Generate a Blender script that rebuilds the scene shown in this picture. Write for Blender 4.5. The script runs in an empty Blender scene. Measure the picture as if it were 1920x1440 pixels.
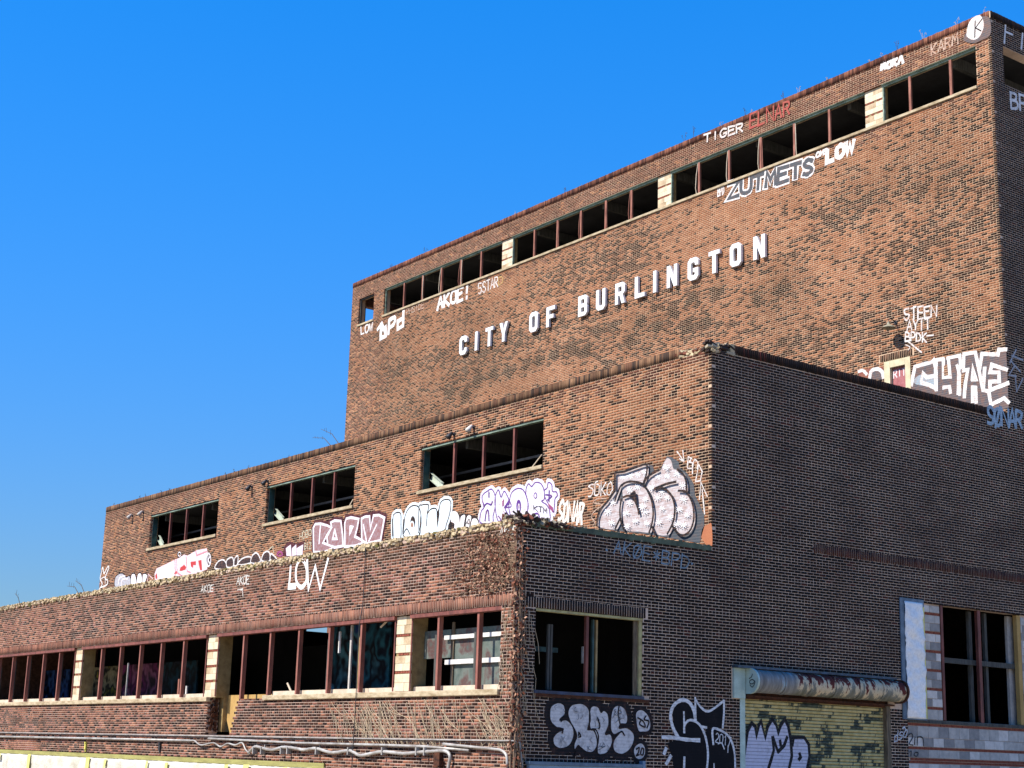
import bpy, bmesh, math, random
import numpy as np
from mathutils import Vector, Matrix, geometry

random.seed(11)
rng = np.random.default_rng(11)
S = bpy.context.scene
COL = S.collection

# ------------------------------------------------------------------ camera, sky, sun, exposure
EYE = 1.7
F_PX = 2915.095                       # focal length in pixels of the 1920 px wide photograph
YAW, PITCH, ROLL = (math.radians(a) for a in (-53.868857, 13.472411, 1.739208))
fwd = Vector((math.sin(YAW) * math.cos(PITCH), math.cos(YAW) * math.cos(PITCH), math.sin(PITCH)))
r0 = Vector((math.cos(YAW), -math.sin(YAW), 0.0))
u0 = r0.cross(fwd)
CR = r0 * math.cos(ROLL) + u0 * math.sin(ROLL)
CU = -r0 * math.sin(ROLL) + u0 * math.cos(ROLL)
cam_data = bpy.data.cameras.new('camera')
cam_data.sensor_width = 36.0
cam_data.lens = F_PX / 1920 * 36.0
cam_data.clip_end = 3000
cam = bpy.data.objects.new('camera', cam_data)
COL.objects.link(cam)
m = Matrix((CR, CU, -fwd)).transposed().to_4x4()
m.translation = Vector((0, 0, EYE))
cam.matrix_world = m
S.camera = cam

SUN_DIR = Vector((0.175, 0.665, -0.725)).normalized()      # the way the light travels
sun_data = bpy.data.lights.new('sun', 'SUN')
sun_data.energy = 5.0
sun_data.angle = math.radians(0.5)
sun_data.color = (1.0, 0.94, 0.86)
sun = bpy.data.objects.new('sun', sun_data)
COL.objects.link(sun)
sun.rotation_euler = SUN_DIR.to_track_quat('-Z', 'Y').to_euler()

world = bpy.data.worlds.new('World')
S.world = world
world.use_nodes = True
wn, wl = world.node_tree.nodes, world.node_tree.links
wn.clear()
sky = wn.new('ShaderNodeTexSky')
sky.sky_type = 'NISHITA'
sky.sun_disc = False
sky.sun_elevation = math.asin(-SUN_DIR.z)
sky.sun_rotation = math.atan2(-SUN_DIR.x, -SUN_DIR.y)
sky.altitude = 30
sky.air_density = 0.72
sky.dust_density = 0.0
sky.ozone_density = 1.6
hsv = wn.new('ShaderNodeHueSaturation')
hsv.inputs['Hue'].default_value = 0.505
hsv.inputs['Saturation'].default_value = 1.42
hsv.inputs['Value'].default_value = 1.0
bg = wn.new('ShaderNodeBackground')
bg.inputs['Strength'].default_value = 0.15
wo = wn.new('ShaderNodeOutputWorld')
wl.new(sky.outputs[0], hsv.inputs['Color'])
# gentle shoulder over the whole sky, as a camera's tone curve gives it
bw = wn.new('ShaderNodeRGBToBW')
k1 = wn.new('ShaderNodeMath'); k1.operation = 'MULTIPLY_ADD'; k1.inputs[1].default_value = 1.2; k1.inputs[2].default_value = 1.0
k2 = wn.new('ShaderNodeMath'); k2.operation = 'DIVIDE'; k2.inputs[0].default_value = 2.6
sc = wn.new('ShaderNodeVectorMath'); sc.operation = 'SCALE'
wl.new(hsv.outputs[0], bw.inputs[0]); wl.new(bw.outputs[0], k1.inputs[0]); wl.new(k1.outputs[0], k2.inputs[1])
wl.new(hsv.outputs[0], sc.inputs[0]); wl.new(k2.outputs[0], sc.inputs['Scale'])
wl.new(sc.outputs[0], bg.inputs['Color'])
wl.new(bg.outputs[0], wo.inputs['Surface'])

S.view_settings.view_transform = 'Standard'
S.view_settings.look = 'None'
S.view_settings.gamma = 1.0
S.view_settings.use_curve_mapping = False
S.view_settings.exposure = 0.75

# ------------------------------------------------------------------ measured place (metres)
XE = -25.5                            # plane of the shaded east wall
XW = -61.62                           # west end
YL, YM, YU, YB = 18.92, 24.33, 35.48, 50.0
ZL, ZM, ZU = 4.775 + EYE, 9.57 + EYE, 21.60 + EYE
COURSE, JOINT = 0.0677, 0.0135
STRETCH, HEADER = 0.2127, 0.1064
MORTAR_IN = 0.003

WALLS = {'low': ('S', YL), 'mid': ('S', YM), 'up': ('S', YU), 'east': ('E', XE)}


def P3(wall, u, z, off=0.0):
    k, c = WALLS[wall]
    return (u, c - off, z) if k == 'S' else (c + off, u, z)


def ray(px, py):
    d = CR * ((px - 960) / F_PX) - CU * ((py - 720) / F_PX) + fwd
    return d


def uz(wall, px, py, off=0.0):
    """where the sight line through a photograph point meets a wall plane: (u, z) in metres"""
    k, c = WALLS[wall]
    d = ray(px, py)
    if k == 'S':
        t = (c - off) / d.y
        return d.x * t, d.z * t + EYE
    t = (c + off) / d.x
    return d.y * t, d.z * t + EYE


def project(p):
    v = Vector(p) - Vector((0, 0, EYE))
    w = v.dot(fwd)
    return 960 + F_PX * v.dot(CR) / w, 720 - F_PX * v.dot(CU) / w


# ------------------------------------------------------------------ materials
MATS = {}


def new_mat(name):
    mt = bpy.data.materials.new(name)
    mt.use_nodes = True
    nt = mt.node_tree
    nt.nodes.clear()
    out = nt.nodes.new('ShaderNodeOutputMaterial')
    b = nt.nodes.new('ShaderNodeBsdfPrincipled')
    b.inputs['Specular IOR Level'].default_value = 0.12
    nt.links.new(b.outputs[0], out.inputs['Surface'])
    return mt, nt, b


def N(nt, t, **kw):
    n = nt.nodes.new(t)
    for k, v in kw.items():
        if hasattr(n, k):
            setattr(n, k, v)
        else:
            n.inputs[k].default_value = v
    return n


def noise(nt, scale, detail=4, vec=None, rough=0.6):
    n = nt.nodes.new('ShaderNodeTexNoise')
    n.inputs['Scale'].default_value = scale
    n.inputs['Detail'].default_value = detail
    n.inputs['Roughness'].default_value = rough
    if vec is not None:
        nt.links.new(vec, n.inputs['Vector'])
    return n.outputs['Fac']


def pos(nt, scale=(1, 1, 1)):
    g = nt.nodes.new('ShaderNodeNewGeometry')
    mp = nt.nodes.new('ShaderNodeMapping')
    mp.inputs['Scale'].default_value = scale
    nt.links.new(g.outputs['Position'], mp.inputs['Vector'])
    return mp.outputs[0]


def ramp(nt, fac, stops, interp='LINEAR'):
    r = nt.nodes.new('ShaderNodeValToRGB')
    r.color_ramp.interpolation = interp
    e = r.color_ramp.elements
    while len(e) < len(stops):
        e.new(0.5)
    for i, (p, c) in enumerate(stops):
        e[i].position = p
        e[i].color = (*c, 1) if len(c) == 3 else c
    nt.links.new(fac, r.inputs[0])
    return r.outputs[0]


def mix(nt, fac, a, b, mode='MIX'):
    n = nt.nodes.new('ShaderNodeMix')
    n.data_type = 'RGBA'
    n.blend_type = mode
    for sock, v in ((n.inputs[0], fac), (n.inputs[6], a), (n.inputs[7], b)):
        if hasattr(v, 'is_linked') or hasattr(v, 'links'):
            nt.links.new(v, sock)
        elif isinstance(v, (int, float)):
            sock.default_value = v
        else:
            sock.default_value = (*v, 1) if len(v) == 3 else v
    return n.outputs[2]


def bump(nt, b, h, dist=0.004, strength=0.6):
    n = nt.nodes.new('ShaderNodeBump')
    n.inputs['Strength'].default_value = strength
    n.inputs['Distance'].default_value = dist
    nt.links.new(h, n.inputs['Height'])
    nt.links.new(n.outputs[0], b.inputs['Normal'])


def mat_brick():
    if 'brick' in MATS:
        return MATS['brick']
    mt, nt, b = new_mat('brick')
    at = N(nt, 'ShaderNodeAttribute', attribute_name='Col')
    n1 = noise(nt, 55, 5, pos(nt))
    c = mix(nt, 0.55, at.outputs['Color'], ramp(nt, n1, [(0.3, (0.55, 0.55, 0.55)), (0.7, (1.35, 1.3, 1.25))]), 'MULTIPLY')
    n2 = noise(nt, 1.3, 6, pos(nt))
    c = mix(nt, 0.6, c, ramp(nt, n2, [(0.32, (0.72, 0.7, 0.7)), (0.66, (1.12, 1.1, 1.08))]), 'MULTIPLY')
    nt.links.new(c, b.inputs['Base Color'])
    b.inputs['Roughness'].default_value = 0.88
    bump(nt, b, noise(nt, 120, 4, pos(nt)), 0.002, 0.5)
    MATS['brick'] = mt
    return mt


def mat_simple(name, col, var=0.35, scale=3.0, rough=0.85, col2=None, metal=0.0, bd=0.003, stretch=(1, 1, 1), cut=(0.35, 0.65)):
    """one base colour with real unevenness: a second tone in patches, and a fine grain"""
    if name in MATS:
        return MATS[name]
    mt, nt, b = new_mat(name)
    p = pos(nt, stretch)
    c2 = col2 or tuple(x * (1 - var) for x in col)
    c = ramp(nt, noise(nt, scale, 6, p), [(cut[0], c2), (cut[1], col)])
    c = mix(nt, 0.5, c, ramp(nt, noise(nt, scale * 14, 4, p), [(0.3, (0.7, 0.7, 0.7)), (0.7, (1.2, 1.2, 1.2))]), 'MULTIPLY')
    nt.links.new(c, b.inputs['Base Color'])
    b.inputs['Roughness'].default_value = rough
    b.inputs['Metallic'].default_value = metal
    if rough < .7:
        b.inputs['Specular IOR Level'].default_value = 0.4
    if bd:
        bump(nt, b, noise(nt, scale * 20, 3, p), bd, 0.5)
    MATS[name] = mt
    return mt


def joint_mask(nt, course=COURSE, joint=JOINT, datum=0.0):
    """1 in the bed joints of the brickwork that the paint lies on"""
    g = nt.nodes.new('ShaderNodeNewGeometry')
    sx = nt.nodes.new('ShaderNodeSeparateXYZ')
    nt.links.new(g.outputs['Position'], sx.inputs[0])
    a = N(nt, 'ShaderNodeMath', operation='SUBTRACT'); a.inputs[1].default_value = datum
    nt.links.new(sx.outputs['Z'], a.inputs[0])
    d = N(nt, 'ShaderNodeMath', operation='DIVIDE'); d.inputs[1].default_value = course
    nt.links.new(a.outputs[0], d.inputs[0])
    f = N(nt, 'ShaderNodeMath', operation='FRACT'); nt.links.new(d.outputs[0], f.inputs[0])
    k = N(nt, 'ShaderNodeMath', operation='GREATER_THAN'); k.inputs[1].default_value = 1 - joint / course * 1.3
    nt.links.new(f.outputs[0], k.inputs[0])
    return k.outputs[0]


def mat_paint(col, under=(0.12, 0.055, 0.035), cover=0.9, joint=0.35, course=COURSE, jcol=None, streak=0.0):
    """spray paint on brick: the brick shows where the coat is thin and in the joints the can did not reach"""
    key = ('paint', col, under, cover, joint, course, jcol, streak)
    if key in MATS:
        return MATS[key]
    mt, nt, b = new_mat('spray_paint')
    p = pos(nt)
    thin = ramp(nt, noise(nt, 9, 6, p), [(max(0.0, cover - 0.42), (0, 0, 0)), (min(1.0, cover + 0.08), (1, 1, 1))])
    c = mix(nt, thin, col, under)
    if streak:
        st = ramp(nt, noise(nt, 3.2, 3, pos(nt, (1.2, 1.2, 14.8))), [(0.60 - streak, (0, 0, 0)), (0.72 - streak * 0.6, (1, 1, 1))])
        c = mix(nt, st, c, under)
    jm = joint_mask(nt, course)
    js = N(nt, 'ShaderNodeMath', operation='MULTIPLY'); js.inputs[1].default_value = joint
    nt.links.new(jm, js.inputs[0])
    c = mix(nt, js.outputs[0], c, jcol or under)
    c = mix(nt, 0.5, c, ramp(nt, noise(nt, 70, 3, p), [(0.3, (0.72, 0.72, 0.72)), (0.7, (1.12, 1.12, 1.12))]), 'MULTIPLY')
    nt.links.new(c, b.inputs['Base Color'])
    b.inputs['Roughness'].default_value = 0.7
    MATS[key] = mt
    return mt


# ------------------------------------------------------------------ mesh helpers
class MB:
    """collects geometry and links it as ONE mesh object"""

    def __init__(self):
        self.v, self.f, self.mi, self.mats = [], [], [], []

    def mat(self, m_):
        if m_ not in self.mats:
            self.mats.append(m_)
        return self.mats.index(m_)

    def face(self, pts, m_=None):
        i = len(self.v)
        self.v += [tuple(p) for p in pts]
        self.f.append(tuple(range(i, i + len(pts))))
        self.mi.append(self.mat(m_) if m_ is not None else 0)

    def box(self, a, b, m_=None, mtx=None):
        x0, y0, z0 = (min(p, q) for p, q in zip(a, b))
        x1, y1, z1 = (max(p, q) for p, q in zip(a, b))
        vs = [(x0, y0, z0), (x1, y0, z0), (x1, y1, z0), (x0, y1, z0), (x0, y0, z1), (x1, y0, z1), (x1, y1, z1), (x0, y1, z1)]
        if mtx is not None:
            vs = [tuple(mtx @ Vector(p)) for p in vs]
        i = len(self.v)
        self.v += vs
        for q in ((0, 3, 2, 1), (4, 5, 6, 7), (0, 1, 5, 4), (1, 2, 6, 5), (2, 3, 7, 6), (3, 0, 4, 7)):
            self.f.append(tuple(i + k for k in q))
            self.mi.append(self.mat(m_) if m_ is not None else 0)

    def chunk(self, c, r, m_=None):
        """an irregular lump, eight displaced corners"""
        i = len(self.v)
        for sx, sy, sz in ((-1, -1, -1), (1, -1, -1), (1, 1, -1), (-1, 1, -1), (-1, -1, 1), (1, -1, 1), (1, 1, 1), (-1, 1, 1)):
            self.v.append((c[0] + sx * r[0] * random.uniform(.45, 1.1), c[1] + sy * r[1] * random.uniform(.45, 1.1), c[2] + sz * r[2] * random.uniform(.35, 1.1)))
        for q in ((0, 3, 2, 1), (4, 5, 6, 7), (0, 1, 5, 4), (1, 2, 6, 5), (2, 3, 7, 6), (3, 0, 4, 7)):
            self.f.append(tuple(i + k for k in q))
            self.mi.append(self.mat(m_) if m_ is not None else 0)

    def tube(self, pts, r, n=8, m_=None, caps=True):
        pts = [Vector(p) for p in pts]
        rs = r if isinstance(r, (list, tuple)) else [r] * len(pts)
        base = len(self.v)
        up = Vector((0.13, 0.31, 0.94))
        for k, p in enumerate(pts):
            t = (pts[min(k + 1, len(pts) - 1)] - pts[max(k - 1, 0)]).normalized()
            a = t.cross(up)
            if a.length < 1e-3:
                a = t.cross(Vector((1, 0, 0)))
            a.normalize()
            bb = t.cross(a)
            for j in range(n):
                w = 2 * math.pi * j / n
                self.v.append(tuple(p + (a * math.cos(w) + bb * math.sin(w)) * rs[k]))
        mi = self.mat(m_) if m_ is not None else 0
        for k in range(len(pts) - 1):
            for j in range(n):
                a_ = base + k * n + j
                b_ = base + k * n + (j + 1) % n
                self.f.append((a_, b_, b_ + n, a_ + n)); self.mi.append(mi)
        if caps:
            self.f.append(tuple(base + j for j in reversed(range(n)))); self.mi.append(mi)
            e = base + (len(pts) - 1) * n
            self.f.append(tuple(e + j for j in range(n))); self.mi.append(mi)

    def build(self, name, m_=None, parent=None, smooth=False, bevel=0.0):
        me = bpy.data.meshes.new(name)
        me.from_pydata(self.v, [], self.f)
        ms = self.mats or [m_]
        for q in ms:
            me.materials.append(q)
        if self.mats:
            me.polygons.foreach_set('material_index', self.mi)
        if smooth:
            me.polygons.foreach_set('use_smooth', [True] * len(me.polygons))
        me.update()
        o = bpy.data.objects.new(name, me)
        COL.objects.link(o)
        if parent is not None:
            o.parent = parent
            o.matrix_parent_inverse = parent_inv(parent)
        if bevel:
            bv = o.modifiers.new('bevel', 'BEVEL')
            bv.width = bevel
            bv.segments = 2
            bv.limit_method = 'ANGLE'
        return o


def world_of(o):
    mm = o.matrix_basis.copy()
    if o.parent is not None:
        mm = world_of(o.parent) @ o.matrix_parent_inverse @ mm
    return mm


def parent_inv(p):
    return world_of(p).inverted()


def tag(o, label=None, cat=None, group=None, kind=None):
    for k, v in (('label', label), ('category', cat), ('group', group), ('kind', kind)):
        if v:
            o[k] = v
    return o


def empty(name, loc=(0, 0, 0)):
    o = bpy.data.objects.new(name, None)
    o.empty_display_size = 0.3
    o.location = loc
    COL.objects.link(o)
    return o


def catmull(pts, closed=False, n=6):
    out = []
    L = len(pts)
    rngk = range(L if closed else L - 1)
    for k in rngk:
        g = lambda i: pts[i % L] if closed else pts[max(0, min(L - 1, i))]
        p0, p1, p2, p3 = g(k - 1), g(k), g(k + 1), g(k + 2)
        for j in range(n):
            t = j / n
            out.append(tuple(0.5 * (2 * b + (c - a) * t + (2 * a - 5 * b + 4 * c - d) * t * t + (3 * b - a - 3 * c + d) * t ** 3)
                             for a, b, c, d in zip(p0, p1, p2, p3)))
    if not closed:
        out.append(tuple(pts[-1]))
    return out


def vnoise(u, z, su, sz, seed):
    """smooth value noise 0..1 over wall coordinates"""
    r = np.random.default_rng(seed)
    g = r.random((64, 64))
    a, b = np.asarray(u) / su, np.asarray(z) / sz
    i, j = np.floor(a).astype(int), np.floor(b).astype(int)
    fu, fz = a - i, b - j
    fu, fz = fu * fu * (3 - 2 * fu), fz * fz * (3 - 2 * fz)
    G = lambda x, y: g[x % 64, y % 64]
    return (G(i, j) * (1 - fu) + G(i + 1, j) * fu) * (1 - fz) + (G(i, j + 1) * (1 - fu) + G(i + 1, j + 1) * fu) * fz


# ------------------------------------------------------------------ the setting: ground
gm, gnt, gb = new_mat('gravel_asphalt')
gp = pos(gnt)
gc = ramp(gnt, noise(gnt, 0.35, 8, gp), [(0.35, (0.30, 0.25, 0.19)), (0.55, (0.40, 0.34, 0.26)), (0.7, (0.26, 0.23, 0.15))])  # pale warm tone set to bounce fill onto the shaded east wall
gc = mix(gnt, 0.6, gc, ramp(gnt, noise(gnt, 18, 5, gp), [(0.3, (0.6, 0.6, 0.6)), (0.7, (1.35, 1.3, 1.2))]), 'MULTIPLY')
gnt.links.new(gc, gb.inputs['Base Color'])
gb.inputs['Roughness'].default_value = 0.95
bump(gnt, gb, noise(gnt, 30, 5, gp), 0.02, 0.6)
g = MB()
g.face([(-900, -900, 0), (900, -900, 0), (900, 900, 0), (-900, 900, 0)])
ground = tag(g.build('ground', gm), kind='structure')

# ------------------------------------------------------------------ the building
B = empty('brick_building', (XE, YL, 0))
tag(B, 'abandoned stepped red brick building with empty windows and graffiti on every tier', 'building')

M_MORTAR = mat_simple('buff_mortar', (0.58, 0.41, 0.27), scale=1.2, col2=(0.44, 0.29, 0.18), bd=0.002)
M_MORTAR_PINK = mat_simple('pink_mortar', (0.50, 0.37, 0.29), scale=1.2, col2=(0.34, 0.24, 0.18), bd=0.002)
M_MORTAR_GREY = mat_simple('grey_mortar', (0.66, 0.51, 0.39), scale=0.8, col2=(0.48, 0.37, 0.29), bd=0.002)
M_ROOMDARK = mat_simple('darkened_room_plaster', (0.016, 0.015, 0.015), scale=0.8, col2=(0.008, 0.008, 0.008))  # near-black rooms: the interior gloom is put into the plaster colour
M_ROOF = mat_simple('roofing_felt', (0.05, 0.05, 0.052), scale=1.0)
M_SILL = mat_simple('stone_sill', (0.50, 0.41, 0.27), scale=4, col2=(0.28, 0.21, 0.12), stretch=(1, 1, 3))
M_SILLPALE = mat_simple('pale_sill_top', (0.62, 0.53, 0.40), scale=3, col2=(0.48, 0.38, 0.27))
M_RED = mat_simple('red_oxide_steel', (0.22, 0.068, 0.048), scale=6, col2=(0.10, 0.03, 0.022), rough=0.65, stretch=(1, 1, .3))
M_REDL = mat_simple('sunbleached_red_steel', (0.31, 0.115, 0.08), scale=6, col2=(0.17, 0.055, 0.04), rough=0.65, stretch=(1, 1, .3))
M_SALMON = mat_simple('faded_red_steel', (0.36, 0.16, 0.115), scale=6, col2=(0.18, 0.07, 0.05), rough=0.7, stretch=(1, 1, .3))
M_MINT = mat_simple('mint_painted_steel', (0.26, 0.34, 0.26), scale=6, col2=(0.10, 0.13, 0.09), rough=0.6, stretch=(.3, .3, 1))
M_TEAL = mat_simple('teal_painted_jamb', (0.035, 0.095, 0.09), scale=5, col2=(0.012, 0.03, 0.03), rough=0.6)
M_TILE = mat_simple('glazed_clay_tile', (0.70, 0.60, 0.42), scale=5, col2=(0.56, 0.45, 0.29), rough=0.45)
M_TILE2 = mat_simple('stained_clay_tile', (0.60, 0.48, 0.30), scale=3, col2=(0.34, 0.23, 0.12), rough=0.5)
M_TILEDARK = mat_simple('dark_clay_tile', (0.34, 0.24, 0.10), scale=5, col2=(0.20, 0.13, 0.05), rough=0.5)  # darker copy of the tile; paints shade into the pier reveals
M_REDBRICK = mat_simple('red_tie_brick', (0.28, 0.085, 0.05), scale=20, col2=(0.17, 0.045, 0.03))
M_CMU = mat_simple('concrete_block', (0.50, 0.46, 0.41), scale=7, col2=(0.36, 0.34, 0.31))
M_CMU2 = mat_simple('pale_concrete_block', (0.66, 0.61, 0.55), scale=7, col2=(0.52, 0.48, 0.43))
M_CMU3 = mat_simple('dark_concrete_block', (0.30, 0.28, 0.26), scale=7, col2=(0.22, 0.21, 0.20))
M_WOOD = mat_simple('weathered_timber', (0.22, 0.17, 0.11), scale=5, col2=(0.09, 0.07, 0.05), stretch=(4, 4, .6))
M_DARKWOOD = mat_simple('dark_weathered_timber', (0.10, 0.10, 0.09), scale=5, col2=(0.05, 0.05, 0.045), stretch=(4, 4, .6))

_nt = M_MORTAR_GREY.node_tree
_b = next(n for n in _nt.nodes if n.type == 'BSDF_PRINCIPLED')
_src = _b.inputs['Base Color'].links[0].from_socket
_bl = ramp(_nt, noise(_nt, .55, 7, pos(_nt, (1, 1, 1.8)), .62), [(.30, (.66, .63, .62)), (.64, (1.1, 1.08, 1.05))])
_nt.links.new(mix(_nt, 1.0, _src, _bl, 'MULTIPLY'), _b.inputs['Base Color'])

LT = {
    'tan': [(.345, .150, .074), (.30, .125, .060), (.375, .182, .096), (.32, .132, .064), (.27, .112, .056)],
    'dark': [(.026, .012, .008), (.042, .019, .012), (.075, .033, .020), (.018, .010, .008), (.12, .053, .031)],
    'red': [(.155, .060, .038), (.12, .046, .030), (.19, .078, .050), (.095, .037, .025)],
    'lowl': [(.27, .115, .07), (.21, .085, .052), (.31, .14, .085), (.17, .07, .042), (.24, .10, .075)],
    'lowd': [(.036, .015, .010), (.056, .023, .015), (.025, .012, .010), (.09, .036, .022)],
    'cope': [(.17, .068, .042), (.12, .046, .030), (.20, .085, .052), (.075, .032, .023)],
    'oldcope': [(.15, .085, .048), (.10, .055, .033), (.20, .115, .065), (.055, .036, .027), (.12, .06, .036)],
    'lint': [(.20, .085, .055), (.15, .06, .04), (.23, .10, .062), (.11, .045, .03), (.17, .075, .05)],
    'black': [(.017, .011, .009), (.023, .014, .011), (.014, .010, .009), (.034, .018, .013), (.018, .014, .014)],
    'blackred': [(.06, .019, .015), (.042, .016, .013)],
}


def pick(names, n):
    a = np.array(LT[names])
    return a[rng.integers(0, len(a), n)]


GHOST = [uz('up', x, y) for x, y in ((845, 735), (872, 742), (897, 712), (925, 702), (955, 697), (985, 690), (1010, 678), (1040, 665), (1072, 652), (1100, 660),
         (1120, 622), (1152, 612), (1180, 640), (1205, 600), (1232, 612), (1262, 588), (1290, 610), (1325, 605), (1300, 560), (1345, 545), (1420, 560), (1465, 540))]


def stain(c, u, z, seed, sills=()):
    a = np.clip((vnoise(u, z, 3.4, 2.4, seed) - .52) * 3, 0, 1) * .38
    for (ua, ub, zs) in sills:
        run_ = np.exp(-np.clip(zs - z, 0, 9) / (.25 + .9 * vnoise(u, u, .33, 99, seed + 1) ** 2)) * (z < zs) * (u > ua) * (u < ub)
        a = np.maximum(a, run_ * .5 * vnoise(u, u, .27, 99, seed + 2))
    return c * (1 - a[:, None] * np.array((.9, .95, 1.0)))


def corner_dark(c, u):
    return np.where(((u > XE - .14) & (rng.random(len(u)) < 1.1))[:, None], pick('dark', len(u)), c)


def colour_up(u, z, hdr):
    n = len(u)
    pd = 0.34 + 0.55 * (vnoise(u, z, 2.6, .5, 3) - .5) + 0.5 * (vnoise(u, z, 6.0, 1.5, 4) - .5) + 0.14 * hdr
    for gu, gz in GHOST:
        pd += 0.9 * np.exp(-((u - gu) / .36) ** 2 - ((z - gz) / .27) ** 2)
    pd += .30 * np.exp(-((u + 56.0) / 3.0) ** 2 - ((z - EYE - 18.55) / .30) ** 2) + .25 * np.exp(-((u + 45.6) / 2.6) ** 2 - ((z - EYE - 18.3) / .3) ** 2)
    soot = np.clip(sum(np.exp(-((u - gu) / .36) ** 2 - ((z - gz) / .27) ** 2) for gu, gz in GHOST), 0, 1)
    pd += .28 * np.exp(-((u + 31.4) / 1.4) ** 2 - ((z - EYE - 17.0) / .9) ** 2)
    c = np.where((rng.random(n) < pd)[:, None], pick('dark', n), pick('tan', n))
    c = c * (1 - .6 * soot[:, None])
    t = np.clip((z - (EYE + 20.55)) / .12, 0, 1) * .85
    t = np.maximum(t, np.clip(1 - np.abs(z - (EYE + 19.1)) / .35, 0, 1) * .55 * vnoise(u, z, 1.2, .4, 8))
    t = np.maximum(t, np.clip((-57.5 - u) / 4, 0, .5))
    c = np.where((rng.random(n) < t)[:, None], pick('red', n), c)
    return corner_dark(stain(c, u, z, 71, ((UP_STRIP[0], UP_STRIP[1], 19.33 + E_), (XW, XE, ZU - .22))), u)


def colour_mid(u, z, hdr):
    n = len(u)
    pd = 0.36 + 0.6 * (vnoise(u, z, 1.9, .4, 13) - .5) + 0.35 * (vnoise(u, z, 5.0, 1.3, 14) - .5) + 0.16 * hdr
    c = np.where((rng.random(n) < pd)[:, None], pick('dark', n), pick('tan', n))
    t = np.clip((z - (EYE + 8.8)) / .5, 0, 1) * .6 + np.clip((-46 - u) / 16, 0, .55)
    c = np.where((rng.random(n) < t)[:, None], pick('red', n), c)
    return corner_dark(stain(c, u, z, 81, [(h[0], h[1], 7.34 + E_) for h in MID_WIN] + [(XW, XE, ZM - .22)]), u)


def colour_low(u, z, hdr):
    n = len(u)
    pd = 0.58 + 0.6 * (vnoise(u, z, 2.2, .4, 23) - .5) - 0.25 * np.clip((-40 - u) / 14, 0, 1)
    c = np.where((rng.random(n) < pd)[:, None], pick('lowd', n), pick('lowl', n))
    dirt = np.clip((z - (EYE + 4.12)) / .4, 0, 1) * vnoise(u, z, 1.1, .5, 25)
    c = stain(c, u, z, 91, ((XW, XE, ZL - .15), (XW, XE, 1.2 + EYE)))
    return c * (1 - .55 * dirt[:, None]) + np.array((.10, .065, .035)) * (.45 * dirt[:, None])


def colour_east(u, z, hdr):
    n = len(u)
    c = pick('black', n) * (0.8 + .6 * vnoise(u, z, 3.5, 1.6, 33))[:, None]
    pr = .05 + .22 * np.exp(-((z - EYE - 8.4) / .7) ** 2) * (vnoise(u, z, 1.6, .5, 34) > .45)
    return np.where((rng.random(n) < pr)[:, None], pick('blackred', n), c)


class Bricks:
    """list of brick fronts on a wall: u0, u1, z0, z1, proud, colour"""

    def __init__(self, wall):
        self.wall, self.rows, self.cols = wall, [], []

    def add(self, a, col):
        self.rows.append(a)
        self.cols.append(col)

    def arrays(self):
        return np.concatenate(self.rows), np.concatenate(self.cols)


def lay(bk, u0, u1, z0, z1, holes, colour, quoin=(False, False), hk=3, step=None):
    """common bond: six stretcher courses, then one of headers; holes are (ua, ub, za, zb)"""
    anchor = YL if WALLS[bk.wall][0] == 'E' else XE
    k0, k1 = int(math.ceil(z0 / COURSE - 1e-6)), int(math.ceil(z1 / COURSE - .2))
    R, H = [], []
    for k in range(k0, k1):
        za, zb = k * COURSE, (k + 1) * COURSE - JOINT
        zm = (za + zb) / 2
        zb = min(zb, z1)
        lo, hi = (step(zm) if step else u0), u1
        if quoin[0] and k % 2:
            lo += HEADER
        if quoin[1] and not k % 2:
            hi -= HEADER
        spans = [(lo, hi, za, zb)]
        for h in holes:
            if h[2] < zb and h[3] > za:
                ns = []
                for a, b, c, d in spans:
                    if h[1] <= a or h[0] >= b or h[2] >= d or h[3] <= c:
                        ns.append((a, b, c, d)); continue
                    if h[0] > a: ns.append((a, h[0], c, d))
                    if h[1] < b: ns.append((h[1], b, c, d))
                    if h[2] - c > .014: ns.append((max(a, h[0]), min(b, h[1]), c, h[2] - .003))
                    if d - h[3] > .014: ns.append((max(a, h[0]), min(b, h[1]), h[3] + .003, d))
                spans = ns
        hd = (k % 7) == hk
        per = HEADER if hd else STRETCH
        off = anchor + ((k % 2) * HEADER if not hd else 0.0)
        for a, b, c_, d_ in spans:
            i = np.arange(math.floor((a - off) / per) - 1, math.ceil((b - off) / per) + 1)
            ua = np.maximum(i * per + off + JOINT / 2, a)
            ub = np.minimum((i + 1) * per + off - JOINT / 2, b)
            ok = (ub - ua) > .022
            ua, ub = ua[ok], ub[ok]
            if len(ua):
                R.append(np.stack([ua, ub, np.full(len(ua), c_), np.full(len(ua), d_), rng.normal(0, .0006, len(ua))], 1))
                H.append(np.full(len(ua), float(hd)))
    R, H = np.concatenate(R), np.concatenate(H)
    bk.add(R, colour((R[:, 0] + R[:, 1]) / 2, (R[:, 2] + R[:, 3]) / 2, H))


def soldiers(bk, u0, u1, z0, h, pal, proud=0.0, skip=None, wdt=COURSE):
    n = int((u1 - u0) / wdt)
    ua = u0 + np.arange(n) * wdt + .0075
    ub = ua + wdt - .015
    ok = np.ones(n, bool)
    if skip:
        for a, b in skip:
            ok &= ~((ub > a) & (ua < b))
    ua, ub = ua[ok], ub[ok]
    n = len(ua)
    R = np.stack([ua, ub, np.full(n, z0) + rng.normal(0, .003, n), np.full(n, z0 + h) + rng.normal(0, .004, n), proud + np.abs(rng.normal(0, .001, n))], 1)
    bk.add(R, pick(pal, n) * rng.uniform(.8, 1.15, (n, 1)) * (0.75 + .5 * vnoise(ua, ua, .9, 9, 41))[:, None])


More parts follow.
